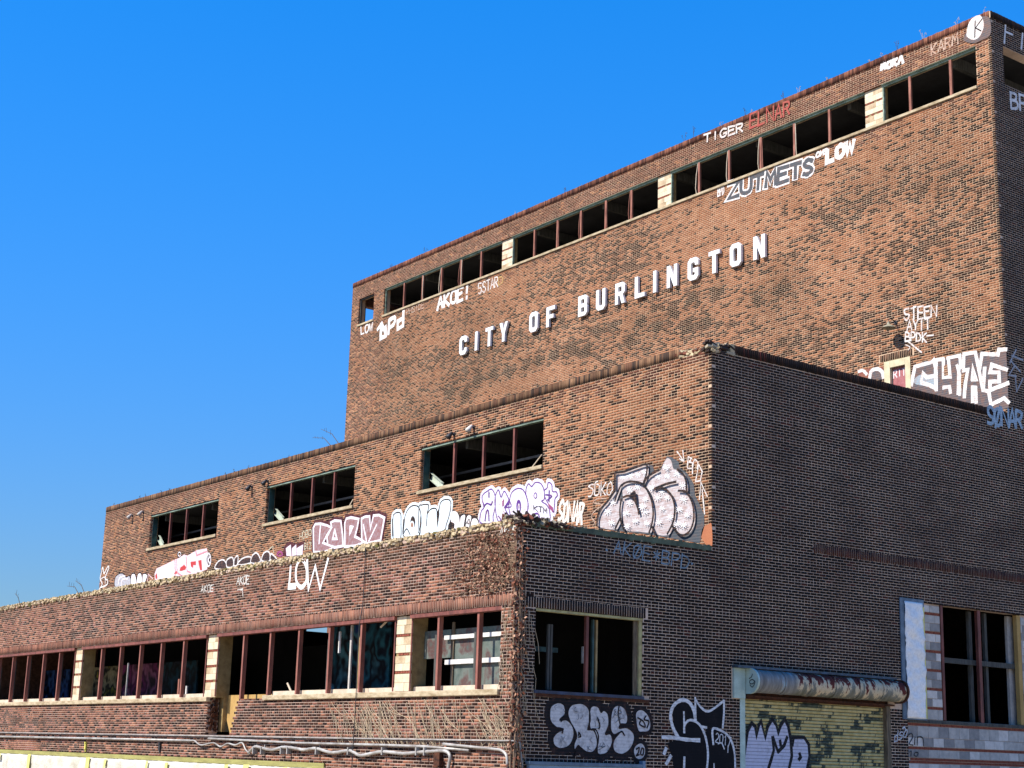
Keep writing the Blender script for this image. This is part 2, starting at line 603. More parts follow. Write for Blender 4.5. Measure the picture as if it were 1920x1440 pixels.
def bricks_mesh(name, wall, R, C, depth=0.1016):
    n = len(R)
    u = R[:, [0, 1, 1, 0]]
    z = R[:, [2, 2, 3, 3]]
    u = u + rng.normal(0, .0012, u.shape)
    z = z + rng.normal(0, .0009, z.shape)
    k, c = WALLS[wall]
    V = np.empty((n, 8, 3))
    if k == 'S':
        for s, o in ((0, -R[:, 4]), (4, np.full(n, depth))):
            V[:, s:s + 4, 0] = u; V[:, s:s + 4, 1] = (c + o)[:, None]; V[:, s:s + 4, 2] = z
        q = np.array([[0, 1, 2, 3], [1, 5, 6, 2], [4, 0, 3, 7], [3, 2, 6, 7], [4, 5, 1, 0]])
    else:
        for s, o in ((0, R[:, 4]), (4, np.full(n, -depth))):
            V[:, s:s + 4, 1] = u; V[:, s:s + 4, 0] = (c + o)[:, None]; V[:, s:s + 4, 2] = z
        q = np.array([[0, 1, 2, 3], [1, 5, 6, 2], [4, 0, 3, 7], [3, 2, 6, 7], [4, 5, 1, 0]])
    Fq = (np.arange(n)[:, None, None] * 8 + q[None]).reshape(-1)
    me = bpy.data.meshes.new(name)
    me.vertices.add(n * 8)
    me.vertices.foreach_set('co', V.reshape(-1).astype(np.float32))
    nf = n * 5
    me.loops.add(nf * 4)
    me.loops.foreach_set('vertex_index', Fq.astype(np.int32))
    me.polygons.add(nf)
    me.polygons.foreach_set('loop_start', np.arange(0, nf * 4, 4, dtype=np.int32))
    me.update(calc_edges=True)
    at = me.attributes.new('Col', 'FLOAT_COLOR', 'FACE')
    cc = np.ones((n, 5, 4), np.float32)
    cc[:, :, :3] = C[:, None, :]
    at.data.foreach_set('color', cc.reshape(-1))
    me.materials.append(mat_brick())
    me.validate()
    return me


def link(name, me, parent):
    o = bpy.data.objects.new(name, me)
    COL.objects.link(o)
    o.parent = parent
    o.matrix_parent_inverse = parent_inv(parent)
    return o


def wall_panel(name, wall, u0, u1, z0, z1, holes, thick, mt, parent, ins=MORTAR_IN):
    """solid wall behind the brick fronts, with real openings and reveals"""
    us = sorted({u0, u1, *[min(max(h[i], u0), u1) for h in holes for i in (0, 1)]})
    zs = sorted({z0, z1, *[min(max(h[i], z0), z1) for h in holes for i in (2, 3)]})
    solid = {}
    for i in range(len(us) - 1):
        for j in range(len(zs) - 1):
            cu, cz = (us[i] + us[i + 1]) / 2, (zs[j] + zs[j + 1]) / 2
            solid[i, j] = not any(h[0] < cu < h[1] and h[2] < cz < h[3] for h in holes)
    mb = MB()
    f, b = -ins, -thick
    for (i, j), s in solid.items():
        if not s:
            continue
        a, c, d, e = us[i], us[i + 1], zs[j], zs[j + 1]
        mb.face([P3(wall, a, d, f), P3(wall, c, d, f), P3(wall, c, e, f), P3(wall, a, e, f)], mt)
        mb.face([P3(wall, c, d, b), P3(wall, a, d, b), P3(wall, a, e, b), P3(wall, c, e, b)], M_ROOMDARK)
        if not solid.get((i - 1, j)): mb.face([P3(wall, a, d, b), P3(wall, a, d, f), P3(wall, a, e, f), P3(wall, a, e, b)], mt)
        if not solid.get((i + 1, j)): mb.face([P3(wall, c, d, f), P3(wall, c, d, b), P3(wall, c, e, b), P3(wall, c, e, f)], mt)
        if not solid.get((i, j - 1)): mb.face([P3(wall, a, d, b), P3(wall, c, d, b), P3(wall, c, d, f), P3(wall, a, d, f)], mt)
        if not solid.get((i, j + 1)): mb.face([P3(wall, a, e, f), P3(wall, c, e, f), P3(wall, c, e, b), P3(wall, a, e, b)], mt)
    return mb.build(name, mt, parent)


def grow(h, d=.007):
    return (h[0] - d, h[1] + d, h[2] - d, h[3] + d)


E_ = EYE
# openings, in metres on their walls
UP_STRIP = (-58.74, -26.06, 19.42 + E_, 20.68 + E_)
UP_SMALL = (-60.96, -59.62, 19.42 + E_, 20.68 + E_)
UP_DOOR = (-29.78, -28.80, 9.2 + E_, 11.80 + E_)
UP_EAST = (36.02, 49.0, 19.44 + E_, 20.62 + E_)
MID_WIN = [(-56.98, -51.03, 7.45 + E_, 8.74 + E_), (-47.36, -41.49, 7.45 + E_, 8.74 + E_), (-37.75, -31.86, 7.45 + E_, 8.72 + E_)]
LOW_STRIP = (-60.4, -26.05, 1.34 + E_, 3.02 + E_)
E_WIN = (19.40, 22.30, 1.33 + E_, 2.98 + E_)
E_BIG = (30.9, 36.3, 1.17 + E_, 4.07 + E_)
E_SHUT = (25.2, 30.2, 0.0, 1.75 + E_)
EB_LOW = (30.9, 36.3, 0.0, 1.17 + E_)
NOTCH = []
for k in range(int((0.39 + E_) / COURSE), int((1.36 + E_) / COURSE) + 1):
    zz = k * COURSE
    t = (zz - (0.39 + E_)) / 0.85
    NOTCH.append((-39.46 + .03 * (k % 2), -38.02 + max(0, t) * .34 + (.10 if k % 2 else 0), zz - .001, zz + COURSE - .001))
TOPGAP = [(-38.02, -36.2, 1.185 + E_ + COURSE * 0, 1.36 + E_)]
LOW_HOLES = [LOW_STRIP] + NOTCH + [(-38.0, -36.25, 1.26 + E_, 1.4 + E_)]

walls = {}
# backing walls
walls['up'] = wall_panel('upper_south_wall', 'up', XW, XE - .01, 8.6 + E_, ZU - .02, [grow(h) for h in (UP_STRIP, UP_SMALL, UP_DOOR)], .34, M_MORTAR, B)
walls['mid'] = wall_panel('middle_south_wall', 'mid', XW, XE - .01, 3.9 + E_, ZM - .02, [grow(h) for h in MID_WIN] + [(-26.62, XE + .1, ZM - .24, ZM + .1)], .34, M_MORTAR, B)
walls['low'] = wall_panel('lower_south_wall', 'low', XW, XE - .01, 0.0, ZL - .05,
                          [grow(LOW_STRIP)] + [grow(h, .004) for h in NOTCH] + [grow((-38.0, -36.25, 1.26 + E_, 1.4 + E_), .003)], .34, M_MORTAR_PINK, B)
eh = [grow(h) for h in (E_WIN, E_SHUT, E_BIG, UP_EAST)] + [grow(EB_LOW), (YM - .1, YM + .74, ZM - .24, ZM + .1)]
walls['east'] = wall_panel('east_wall', 'east', YL + .01, YM + .01, 0.0, ZL - .04, eh, .34, M_MORTAR_GREY, B)
walls['east2'] = wall_panel('east_wall', 'east', YM + .01, YU + .01, 0.0, ZM - .03, eh, .34, M_MORTAR_GREY, B)
walls['east3'] = wall_panel('east_wall', 'east', YU + .01, YB, 0.0, ZU - .03, eh, .34, M_MORTAR_GREY, B)
for k, nm in (('up', 'upper'), ('mid', 'middle'), ('low', 'lower')):
    walls[k]['label'] = 'sunlit south brick wall of the %s tier' % nm
for k, nm in (('east', 'lower'), ('east2', 'middle'), ('east3', 'upper')):
    walls[k]['label'] = 'shaded dark east brick wall of the %s tier' % nm

# ---- brick fronts
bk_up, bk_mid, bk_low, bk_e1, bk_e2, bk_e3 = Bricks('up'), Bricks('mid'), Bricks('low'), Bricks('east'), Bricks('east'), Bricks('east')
door_sold = (-29.95, -28.65, 11.80 + E_, 12.03 + E_)
lay(bk_up, XW, XE, 8.7 + E_, ZU - .228, [UP_STRIP, UP_SMALL, UP_DOOR, door_sold,
    (UP_STRIP[0] - .05, UP_STRIP[1] + .02, 19.32 + E_, 19.42 + E_), (UP_SMALL[0] - .05, UP_SMALL[1] + .05, 19.34 + E_, 19.42 + E_)], colour_up, (False, True))
soldiers(bk_up, XW, XE - .001, ZU - .225, .222, 'cope', .016)
soldiers(bk_up, door_sold[0] + .02, door_sold[1], 11.81 + E_, .205, 'dark')
lay(bk_mid, XW, XE, 3.9 + E_, ZM - .228, MID_WIN + [(h[0] - .08, h[1] + .02, 7.34 + E_, 7.45 + E_) for h in MID_WIN], colour_mid, (False, True))
soldiers(bk_mid, XW, -26.6, ZM - .225, .222, 'oldcope', .014)
LINT = (3.03 + E_, .222)
lay(bk_low, XW, XE, 0.0, ZL - .13, LOW_HOLES + [(-60.6, XE - .10, LINT[0], LINT[0] + LINT[1]), (LOW_STRIP[0] - .05, -39.42, 1.205 + E_, 1.34 + E_), (-36.2, LOW_STRIP[1] + .03, 1.205 + E_, 1.34 + E_)],
    colour_low, (False, True))
soldiers(bk_low, -60.6, XE - .10, LINT[0], LINT[1], 'lint')
ES = (19.13, 19.13 + 49 * COURSE, 2.985 + E_, .215)
eholes = [E_WIN, E_SHUT, E_BIG, EB_LOW, UP_EAST, (ES[0], ES[1], ES[2], ES[2] + ES[3] + .005), (E_WIN[0] - .02, E_WIN[1] + .2, 1.20 + E_, 1.34 + E_), (24.93, 30.9, 1.4 + E_, 2.12 + E_)]
BAND = (27.65, 49.9, 4.93 + E_, .222)
bk_all = Bricks('east')
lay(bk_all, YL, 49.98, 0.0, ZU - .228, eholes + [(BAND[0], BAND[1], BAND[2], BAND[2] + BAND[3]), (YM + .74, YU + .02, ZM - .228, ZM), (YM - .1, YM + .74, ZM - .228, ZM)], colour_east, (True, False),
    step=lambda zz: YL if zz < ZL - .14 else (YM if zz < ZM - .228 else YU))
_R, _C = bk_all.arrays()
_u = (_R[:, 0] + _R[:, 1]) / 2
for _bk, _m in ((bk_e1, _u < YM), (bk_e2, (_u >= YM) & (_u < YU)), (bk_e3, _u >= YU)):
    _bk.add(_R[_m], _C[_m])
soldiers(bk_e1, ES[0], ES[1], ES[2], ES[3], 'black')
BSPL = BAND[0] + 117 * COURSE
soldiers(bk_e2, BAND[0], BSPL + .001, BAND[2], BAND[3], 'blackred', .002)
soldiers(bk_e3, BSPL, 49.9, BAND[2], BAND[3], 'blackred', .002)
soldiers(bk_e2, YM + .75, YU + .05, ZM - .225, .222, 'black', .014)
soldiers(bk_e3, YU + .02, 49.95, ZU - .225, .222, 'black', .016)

# ---- the bricks that show largest become pieces of their own; the rest of each wall is one part
SETS = [(bk_up, 'up'), (bk_mid, 'mid'), (bk_low, 'low'), (bk_e1, 'east'), (bk_e2, 'east2'), (bk_e3, 'east3')]
cand = []
arr = []
for si, (bk, wk) in enumerate(SETS):
    R, C = bk.arrays()
    arr.append([R, C, np.ones(len(R), bool)])
    if wk not in ('low', 'east', 'east2', 'mid'):
        continue
    sel = np.where((np.abs((R[:, 1] - R[:, 0]) - (STRETCH - JOINT)) < .002) | ((R[:, 3] - R[:, 2]) > .15))[0]
    for i in sel:
        r = R[i]
        sold = (r[3] - r[2]) > .15
        a = project(P3(bk.wall, r[0], r[2])); b = project(P3(bk.wall, r[1], r[3]))
        if not (4 < a[0] < 1916 and 4 < a[1] < 1436 and 4 < b[1]):
            continue
        cand.append((math.hypot(a[0] - b[0], a[1] - b[1]), si, i, sold))
cand.sort(key=lambda t: -t[0])
protos = {}
for sold_f, limit, nm in ((False, 295, 'brick'), (True, 270, 'soldier_brick')):
    for d, si, i, sold in [c for c in cand if c[3] == sold_f][:limit]:
        bk, wk = SETS[si]
        R, C, keep = arr[si]
        keep[i] = False
        r = R[i]
        v = int(rng.integers(0, 10))
        key = (wk, sold, v)
        if key not in protos:
            L, Hh = r[1] - r[0], r[3] - r[2]
            q = np.array([[-L / 2, L / 2, -Hh / 2, Hh / 2, 0]])
            me = bricks_mesh(nm, bk.wall, q, C[i][None])
            co = np.empty(len(me.vertices) * 3, np.float32)
            me.vertices.foreach_get('co', co)
            ax = 1 if WALLS[bk.wall][0] == 'S' else 0
            co.reshape(-1, 3)[:, ax] -= WALLS[bk.wall][1]
            me.vertices.foreach_set('co', co)
            protos[key] = me
        o = link(nm, protos[key], walls[wk])
        o.location = P3(bk.wall, (r[0] + r[1]) / 2, (r[2] + r[3]) / 2, r[4])
for si, (bk, wk) in enumerate(SETS):
    R, C, keep = arr[si]
    o = link('brickwork', bricks_mesh('brickwork', bk.wall, R[keep], C[keep]), walls[wk])
    o['kind'] = 'stuff'

# ---- roofs, floors, hidden walls, so the rooms are really dark
def slab(name, x0, x1, y0, y1, z0, z1, mt, label=None):
    mb = MB()
    mb.box((x0, y0, z0), (x1, y1, z1))
    o = mb.build(name, mt, B)
    if label:
        o['label'] = label
    return o


slab('lower_roof', XW + .4, XE - .36, YL + .36, YM - .02, ZL - .75, ZL - .55, M_ROOF)
slab('middle_roof', XW + .4, XE - .36, YM + .36, YU - .02, ZM - .75, ZM - .55, M_ROOF)
slab('upper_roof', XW + .4, XE - .36, YU + .36, YB - .36, ZU - .75, ZU - .55, M_ROOF)
slab('upper_floor', XW + .4, XE - .36, YU + .36, YB - .36, 18.2 + E_, 18.4 + E_, M_ROOMDARK)
slab('middle_floor', XW + .4, XE - .36, YM + .36, YU - .02, 6.5 + E_, 6.62 + E_, M_ROOMDARK)
slab('lower_floor', XW + .4, XE - .36, YL + .36, YB - .4, .30, .45, M_ROOMDARK)
# north wall with the gap through which the sky shows, and the west wall with its window openings
mb = MB()
SKYG = (-42.0, -38.9, 3.0 + E_, 4.3 + E_)


def panel(axis, c, t, u0, u1, z0, z1, holes, nm, mt, label=None):
    us = sorted({u0, u1, *[h[i] for h in holes for i in (0, 1)]})
    zs = sorted({z0, z1, *[h[i] for h in holes for i in (2, 3)]})
    mb_ = MB()
    for i in range(len(us) - 1):
        for j in range(len(zs) - 1):
            cu, cz = (us[i] + us[i + 1]) / 2, (zs[j] + zs[j + 1]) / 2
            if any(h[0] < cu < h[1] and h[2] < cz < h[3] for h in holes):
                continue
            if axis == 'y':
                mb_.box((us[i], c, zs[j]), (us[i + 1], c + t, zs[j + 1]))
            else:
                mb_.box((c, us[i], zs[j]), (c + t, us[i + 1], zs[j + 1]))
    o = mb_.build(nm, mt, B)
    if label:
        o['label'] = label
    return o


M_NORTH = mat_simple('plain_brown_brick', (0.24, 0.12, 0.08), scale=8, col2=(0.12, 0.06, 0.04))
panel('y', YB - .34, .34, XW, XE - .02, 0.0, ZU - .02, [], 'north_wall', M_NORTH)
panel('x', XW - .008, .34, YL + .35, YB - .36, 0.0, ZL - .06, [], 'lower_west_wall', M_NORTH)
gd = [(lambda d: (d.y * XW / d.x, d.z * XW / d.x + EYE))(ray(x_, y_)) for x_, y_ in ((569, 1165), (613, 1165), (569, 1184), (613, 1186))]
gap = (min(q_[0] for q_ in gd), max(q_[0] for q_ in gd), gd[2][1], gd[0][1] + .5)
panel('x', XW - .008, .34, YM + .35, YB - .36, ZL - .06, ZM - .03, [gap], 'middle_west_wall', M_NORTH)
panel('x', XW - .008, .34, YU + .35, YB - .36, ZM - .03, ZU - .03, [(36.05, 37.6, 19.35 + E_, 20.52 + E_)], 'upper_west_wall', M_NORTH)
panel('y', YM + .05, .25, XW + .4, XE - .4, .46, 3.85 + E_, [(-44.6, -42.2, 3.2 + E_, 3.85 + E_)], 'interior_wall', M_ROOMDARK, 'near black wall at the back of the lower rooms')
# ceiling gap: part of the lower roof is gone by the middle window bay and shows sky
# ------------------------------------------------------------------ openings: sills, frames, mullions, piers
def sbox(wall, u0, u1, z0, z1, o0, o1, mb_, mt=None):
    a, b = P3(wall, u0, z0, o0), P3(wall, u1, z1, o1)
    mb_.box(a, b, mt)


def part(name, wall, boxes, mt, parent, bevel=0.0, label=None):
    mb_ = MB()
    for b in boxes:
        sbox(wall, *b, mb_)
    o = mb_.build(name, mt, parent, bevel=bevel)
    if label:
        o['label'] = label
    return o


def sub_empty(name, parent, loc=(0, 0, 0), label=None):
    o = empty(name, (0, 0, 0))
    o.parent = parent
    o.matrix_parent_inverse = parent_inv(parent)
    if label:
        o['label'] = label
    return o


def bent_bar(wall, pts, r, mt, parent, name='bent_bar'):
    mb_ = MB()
    mb_.tube([P3(wall, *p) for p in pts], r, 6)
    return mb_.build(name, mt, parent)


M_NAVY_P = mat_simple('blue_grey_pipe', (.20, .22, .26), scale=5, col2=(.12, .13, .16), rough=.5)
# upper strip
us_, zs0, zs1 = UP_STRIP[:2], UP_STRIP[2], UP_STRIP[3]
piers_up = [(-49.66, -48.95), (-40.06, -39.36), (-30.32, -29.62)]
bays = [(UP_STRIP[0], -49.66, [-57.13, -55.62, -54.12, -52.62, -51.14]), (-48.95, -40.06, [-47.46, -45.97, -44.49, -43.01, -41.53]),
        (-39.36, -30.32, [-37.88, -36.38, -34.87, -33.33, -31.80]), (-29.62, UP_STRIP[1], [-28.54, -27.02])]
for bi, (a, b, mls) in enumerate(bays):
    w = part('window', 'up', [(a + .002, b - .002, zs1 - .075, zs1 - .004, -.06, -.16), (a + .002, a + .05, zs0 + .01, zs1 - .08, -.07, -.15)], M_MINT, B)
    part('lintel_angle', 'up', [(a + .002, b - .002, zs1 - .012, zs1 - .003, -.005, -.055)], M_MINT, w)
    for mi_, x in enumerate(mls):
        part('mullion', 'up', [(x - .042, x + .042, zs0 + .005, zs1 - .08, -.05, -.06), (x - .012, x + .012, zs0 + .005, zs1 - .08, -.062, -.15)], M_SALMON, w)
        if bi < 3:
            top, bot, md = zs1 - .1, zs0 + .03, (zs0 + zs1) / 2
            for s in (-1, 1):
                if rng.random() < .62:
                    sp = rng.uniform(.05, .17) * s
                    bent_bar('up', [(x + .055 * s, top, -.06), (x + .055 * s + sp * .35, md + .1, -.03), (x + .05 * s + sp * .55, bot + .22, -.02), (x + .05 * s + sp * .45, bot, -.05)], .014,
                             M_SALMON if rng.random() < .6 else M_SILLPALE, w)
w = part('window', 'up', [(UP_SMALL[0] + .002, UP_SMALL[1] - .002, zs1 - .06, zs1 - .004, -.06, -.16), (UP_SMALL[0] + .002, UP_SMALL[0] + .05, zs0 + .01, zs1 - .065, -.07, -.15)], M_DARKWOOD, B, label='small corner window open to the sky')
for a, b in ((UP_STRIP[0] - .05, UP_STRIP[1] + .02), (UP_SMALL[0] - .05, UP_SMALL[1] + .05)):
    part('window_sill', 'up', [(a, b, 19.325 + E_, 19.418 + E_, .055, -.3)], M_SILL, B, bevel=.012)


def tile_pier(wall, u0, u1, z0, z1, off, depth, ties, side=False):
    """a pier of pale hollow clay tiles with thin red brick courses"""
    p = part('pier', wall, [(u0 + .012, u1 - .012, z0 + .003, z1 - .003, off - .014, off - depth)], M_TILEDARK, B)
    levels = [z0] + ties + [z1]
    for i in range(len(levels) - 1):
        a = levels[i] + (.0338 if i else .004)
        b = levels[i + 1] - (.0338 if i < len(levels) - 2 else .004)
        n = max(1, round((b - a) / .2))
        for k in range(n):
            zz0, zz1 = a + (b - a) * k / n + .003, a + (b - a) * (k + 1) / n - .003
            cut = u0 + (u1 - u0) * (.5 if (k + i) % 2 else .62)
            for ua, ub in ((u0, cut - .003), (cut + .003, u1)):
                part('clay_tile', wall, [(ua, ub, zz0, zz1, off + rng.uniform(-.003, .003), off - .03)], (M_TILE, M_TILE, M_TILE2)[int(rng.integers(0, 3))], p)
        if i < len(levels) - 2:
            nb = 6
            for q in range(nb):
                if rng.random() < .15:
                    continue
                ua = u0 + (u1 - u0) * q / nb
                part('tie_brick', wall, [(ua + .006, ua + (u1 - u0) / nb - .006, levels[i + 1] - .022, levels[i + 1] + .022, off + rng.uniform(-.004, .002), off - .03)], M_REDBRICK, p)
    return p


for a, b in piers_up:
    tile_pier('up', a, b, zs0, zs1, -.075, .26, [zs0 + .42, zs0 + .83])

# middle windows
for wi, (a, b, z0, z1) in enumerate(MID_WIN):
    nm = ('westernmost', 'central', 'easternmost')[wi]
    w = part('window', 'mid', [(a + .002, b - .002, z1 - .06, z1 - .004, -.03, -.16)], M_MINT, B, label='%s middle tier window with mint steel head' % nm)
    part('jamb', 'mid', [(a + .004, a + .03, z0 + .01, z1 - .065, -.12, -.31)], M_TEAL, w)
    for k in (1, 2, 3):
        x = a + (b - a) * k / 4 + (.24 if wi == 0 else .18) * (1 if k == 1 else .8 if k == 2 else .55) - .0
        part('mullion', 'mid', [(x - .037, x + .037, z0 + .005, z1 - .065, -.05, -.06), (x - .012, x + .012, z0 + .005, z1 - .065, -.062, -.15)], M_RED, w)
    part('window_sill', 'mid', [(a - .08, b + .02, 7.345 + E_, 7.447 + E_, .06, -.3)], M_SILL, w, bevel=.012)

for k in range(9):
    part('ceiling_joist', 'mid', [(XW + 1 + k * 4.1, XW + 1.12 + k * 4.1, ZM - 1.05, ZM - .76, -.4, -9.5)], M_DARKWOOD, B)
part('interior_pipe', 'mid', [(XW + .5, XE - .5, 8.22 + E_, 8.29 + E_, -1.7, -1.76)], M_NAVY_P, B)
part('interior_pipe', 'mid', [(XW + .5, XE - .5, 8.36 + E_, 8.40 + E_, -2.1, -2.14)], M_NAVY_P, B)
for k in range(9):
    part('ceiling_joist', 'up', [(XW + 1.6 + k * 4.1, XW + 1.74 + k * 4.1, ZU - 1.1, ZU - .76, -.4, -13.0)], M_DARKWOOD, B)
# lower strip
za, zb = LOW_STRIP[2], LOW_STRIP[3]
low_mull = [-58.4, -56.95, -55.47, -53.96, -52.45, -50.96, -47.36, -45.87, -44.38, -42.88, -41.36, -37.66, -36.17, -34.67, -33.15, -31.67, -28.43, -26.93]
piers_low = [(-49.58, -48.97), (-39.86, -39.2), (-30.18, -29.53)]
segs = [(LOW_STRIP[0], -49.58), (-48.97, -39.86), (-39.2, -30.18), (-29.53, LOW_STRIP[1])]
low_windows = []
for a, b in segs:
    w = part('window', 'low', [(a + .002, b - .002, zb - .085, zb - .004, -.012, -.20)], M_RED, B)
    low_windows.append(w)
    for x in [q for q in low_mull if a < q < b]:
        bot = za + .004 if not (-39.3 < x < -35.9) else za - .10
        part('mullion', 'low', [(x - .037, x + .037, bot, zb - .09, -.05, -.062), (x - .014, x + .014, bot, zb - .09, -.064, -.17)], M_REDL, w)
        if rng.random() < .8:
            part('back_post', 'low', [(x - .46, x - .38, za + .05, zb - .12 - rng.random() * .4, -.28, -.34)], (M_DARKWOOD, M_DARKWOOD, M_TILEDARK)[int(rng.integers(0, 3))], w)
    for x in (a, b - .05):
        part('jamb', 'low', [(x + .004, x + .046, za + .004, zb - .09, -.06, -.075)], M_RED, w)
for a, b in piers_low:
    p = tile_pier('low', a, b, za - (.0 if a != -39.86 else .02), zb - .01, -.09, .42, [za + .42, za + .82, za + 1.24])
for a, b in ((LOW_STRIP[0] - .05, -39.42), (-36.2, LOW_STRIP[1] + .03)):
    part('window_sill', 'low', [(a, b, 1.21 + E_, 1.325 + E_, .065, -.28)], M_SILL, B, bevel=.012)
    part('sill_board', 'low', [(a + .06, b - .06, 1.328 + E_, 1.44 + E_, -.19, -.30)], M_SILLPALE, B)

# broken gap beside the second pier: rotten jamb, tile pier going down, plywood sheet behind
M_PLY = mat_simple('ochre_plywood', (0.46, 0.30, 0.11), scale=4, col2=(0.36, 0.22, 0.075), stretch=(1, 1, .4))
M_RUST = mat_simple('rusty_scale', (0.10, 0.04, 0.022), scale=9, col2=(0.035, 0.018, 0.014))
part('pier_stub', 'low', [(-39.46, -39.22, .42 + E_, 1.36 + E_, -.36, -.62)], M_TILEDARK, B, label='dark tile pier exposed in the broken gap under the strip window')
mb = MB()
for k in range(46):
    z = random.uniform(.45, 1.3) + E_
    mb.chunk(P3('low', -39.42 + random.uniform(-.03, .06), z, -.08 - random.random() * .2), (.03, .05, .045))
tag(mb.build('broken_brick_edge', M_RUST, B), kind='stuff')
mb = MB()
y0, y1 = YL + .48, YL + .505
q = [(uz('low', 415, 1303, -.48)[0], uz('low', 415, 1304, -.48)[1]), (-36.6, uz('low', 415, 1304, -.48)[1]), (-36.6, .3 + E_), (uz('low', 431, 1374, -.48)[0], uz('low', 431, 1376, -.48)[1])]
mb.v = [(x, yy, z) for yy in (y0, y1) for x, z in q]
mb.f = [(3, 2, 1, 0), (4, 5, 6, 7), (0, 1, 5, 4), (1, 2, 6, 5), (2, 3, 7, 6), (3, 0, 4, 7)]
mb.mi = [0] * 6
o = mb.build('plywood_sheet', M_PLY)
tag(o, 'ochre plywood sheet standing inside the broken gap of the lower wall', 'plywood')

# surviving sash and dirty glass in the last bay
M_WHITE = mat_simple('chipped_white_paint', (0.72, 0.70, 0.66), scale=6, col2=(0.5, 0.47, 0.42), rough=0.5)
gmt, gnt2, gb2 = new_mat('dirty_glass')
gv = pos(gnt2)
gc2 = ramp(gnt2, noise(gnt2, 1.6, 5, gv), [(0.32, (0.05, 0.075, 0.065)), (0.5, (0.13, 0.15, 0.13)), (0.6, (0.10, 0.055, 0.05)), (0.72, (0.07, 0.11, 0.10))])
gnt2.links.new(gc2, gb2.inputs['Base Color'])
gb2.inputs['Roughness'].default_value = 0.25
w = low_windows[3]
sa = uz('low', 845, 1200, -.4)[0]
zz = [uz('low', 900, y, -.35)[1] for y in (1293, 1284, 1243, 1234, 1195, 1187)]
part('sash_rail', 'low', [(sa - .28, -26.1, zz[0], zz[1], -.33, -.37)], M_WHITE, w)
part('sash_rail', 'low', [(sa - .1, -26.1, zz[2], zz[3], -.33, -.37)], M_WHITE, w)
part('sash_rail', 'low', [(sa - .15, -26.1, zz[4], zz[5], -.33, -.37)], M_WHITE, w)
part('sash_stile', 'low', [(sa + .08, sa + .16, zz[0], zb - .2, -.372, -.40)], M_WOOD, w)
part('pane', 'low', [(-28.35, -26.1, za + .08, zb - .35, -.41, -.42)], gmt, w)
part('pane', 'low', [(-29.5, -28.45, za + .72, zb - .35, -.41, -.42)], gmt, w)

# painted panels inside the lower rooms
def art_mat(name, cols, scale):
    mt, nt, b = new_mat(name)
    v = pos(nt, (1, 1, 1))
    n1 = noise(nt, scale, 2, v, .4)
    st = [(0.30 + .42 * i / (len(cols) - 1), c) for i, c in enumerate(cols)]
    c = ramp(nt, n1, st, 'EASE')
    c = mix(nt, .75, c, ramp(nt, noise(nt, 3, 5, v), [(.35, (.25, .25, .25)), (.65, (1, 1, 1))]), 'MULTIPLY')
    nt.links.new(c, b.inputs['Base Color'])
    b.inputs['Roughness'].default_value = .6
    return mt


art = [((-57.5, -53.2), art_mat('teal_mural', [(.02, .02, .02), (.20, .42, .42), (.02, .02, .03), (.05, .12, .4), (.03, .2, .25)], 1.6)),
       ((-53.2, -50.0), art_mat('blue_mural', [(.02, .03, .08), (.08, .2, .55), (.01, .01, .02), (.05, .12, .45)], 1.8)),
       ((-48.9, -46.0), art_mat('cream_mural', [(.03, .02, .01), (.45, .38, .22), (.02, .02, .02), (.4, .36, .05)], 2.4)),
       ((-45.6, -43.0), art_mat('magenta_mural', [(.02, .02, .02), (.38, .05, .2), (.12, .02, .07), (.5, .16, .3), (.05, .02, .03)], 1.5)),
       ((-43.0, -40.4), art_mat('dark_teal_mural', [(.01, .02, .02), (.02, .09, .13), (.01, .01, .01), (.04, .05, .09)], 2.0)),
       ((-33.0, -30.4), art_mat('cyan_mural', [(.01, .02, .05), (.04, .22, .32), (.01, .01, .02), (.10, .30, .4), (.02, .06, .22)], 1.5))]
for (a, b), mt in art:
    mb = MB()
    mb.box((a * 1.17, YL + 3.3, .46), (b * 1.17, YL + 3.36, (2.75 if a < -34 else 3.4) + E_))
    o = mb.build('interior_panel', mt, B)
    o['label'] = mt.name.replace('_mural', '') + ' graffiti panel inside the lower rooms'

# small posts and pipes standing inside the openings
for (px, y0p, y1p, wdt, mt) in ((165, 1221, 1311, .10, M_SILLPALE), (239, 1243, 1310, .05, M_CMU), (334, 1273, 1307, .09, M_SALMON), (339.5, 1274, 1306, .05, M_WHITE), (348, 1286, 1305, .07, M_WHITE),
                                (658, 1170, 1296, .07, M_CMU), (635.5, 1184, 1224, .06, M_WHITE), (1032, 0, 0, 0, None)):
    if not wdt:
        continue
    u, ztop = uz('low', px, y0p, -.30)
    zbot = za + .003
    mb = MB()
    mb.box(P3('low', u - wdt / 2, zbot if px != 635.5 else uz('low', px, y1p, -.3)[1], -.32), P3('low', u + wdt / 2, ztop, -.32 - wdt * .6))
    o = mb.build('inner_post', mt, B)

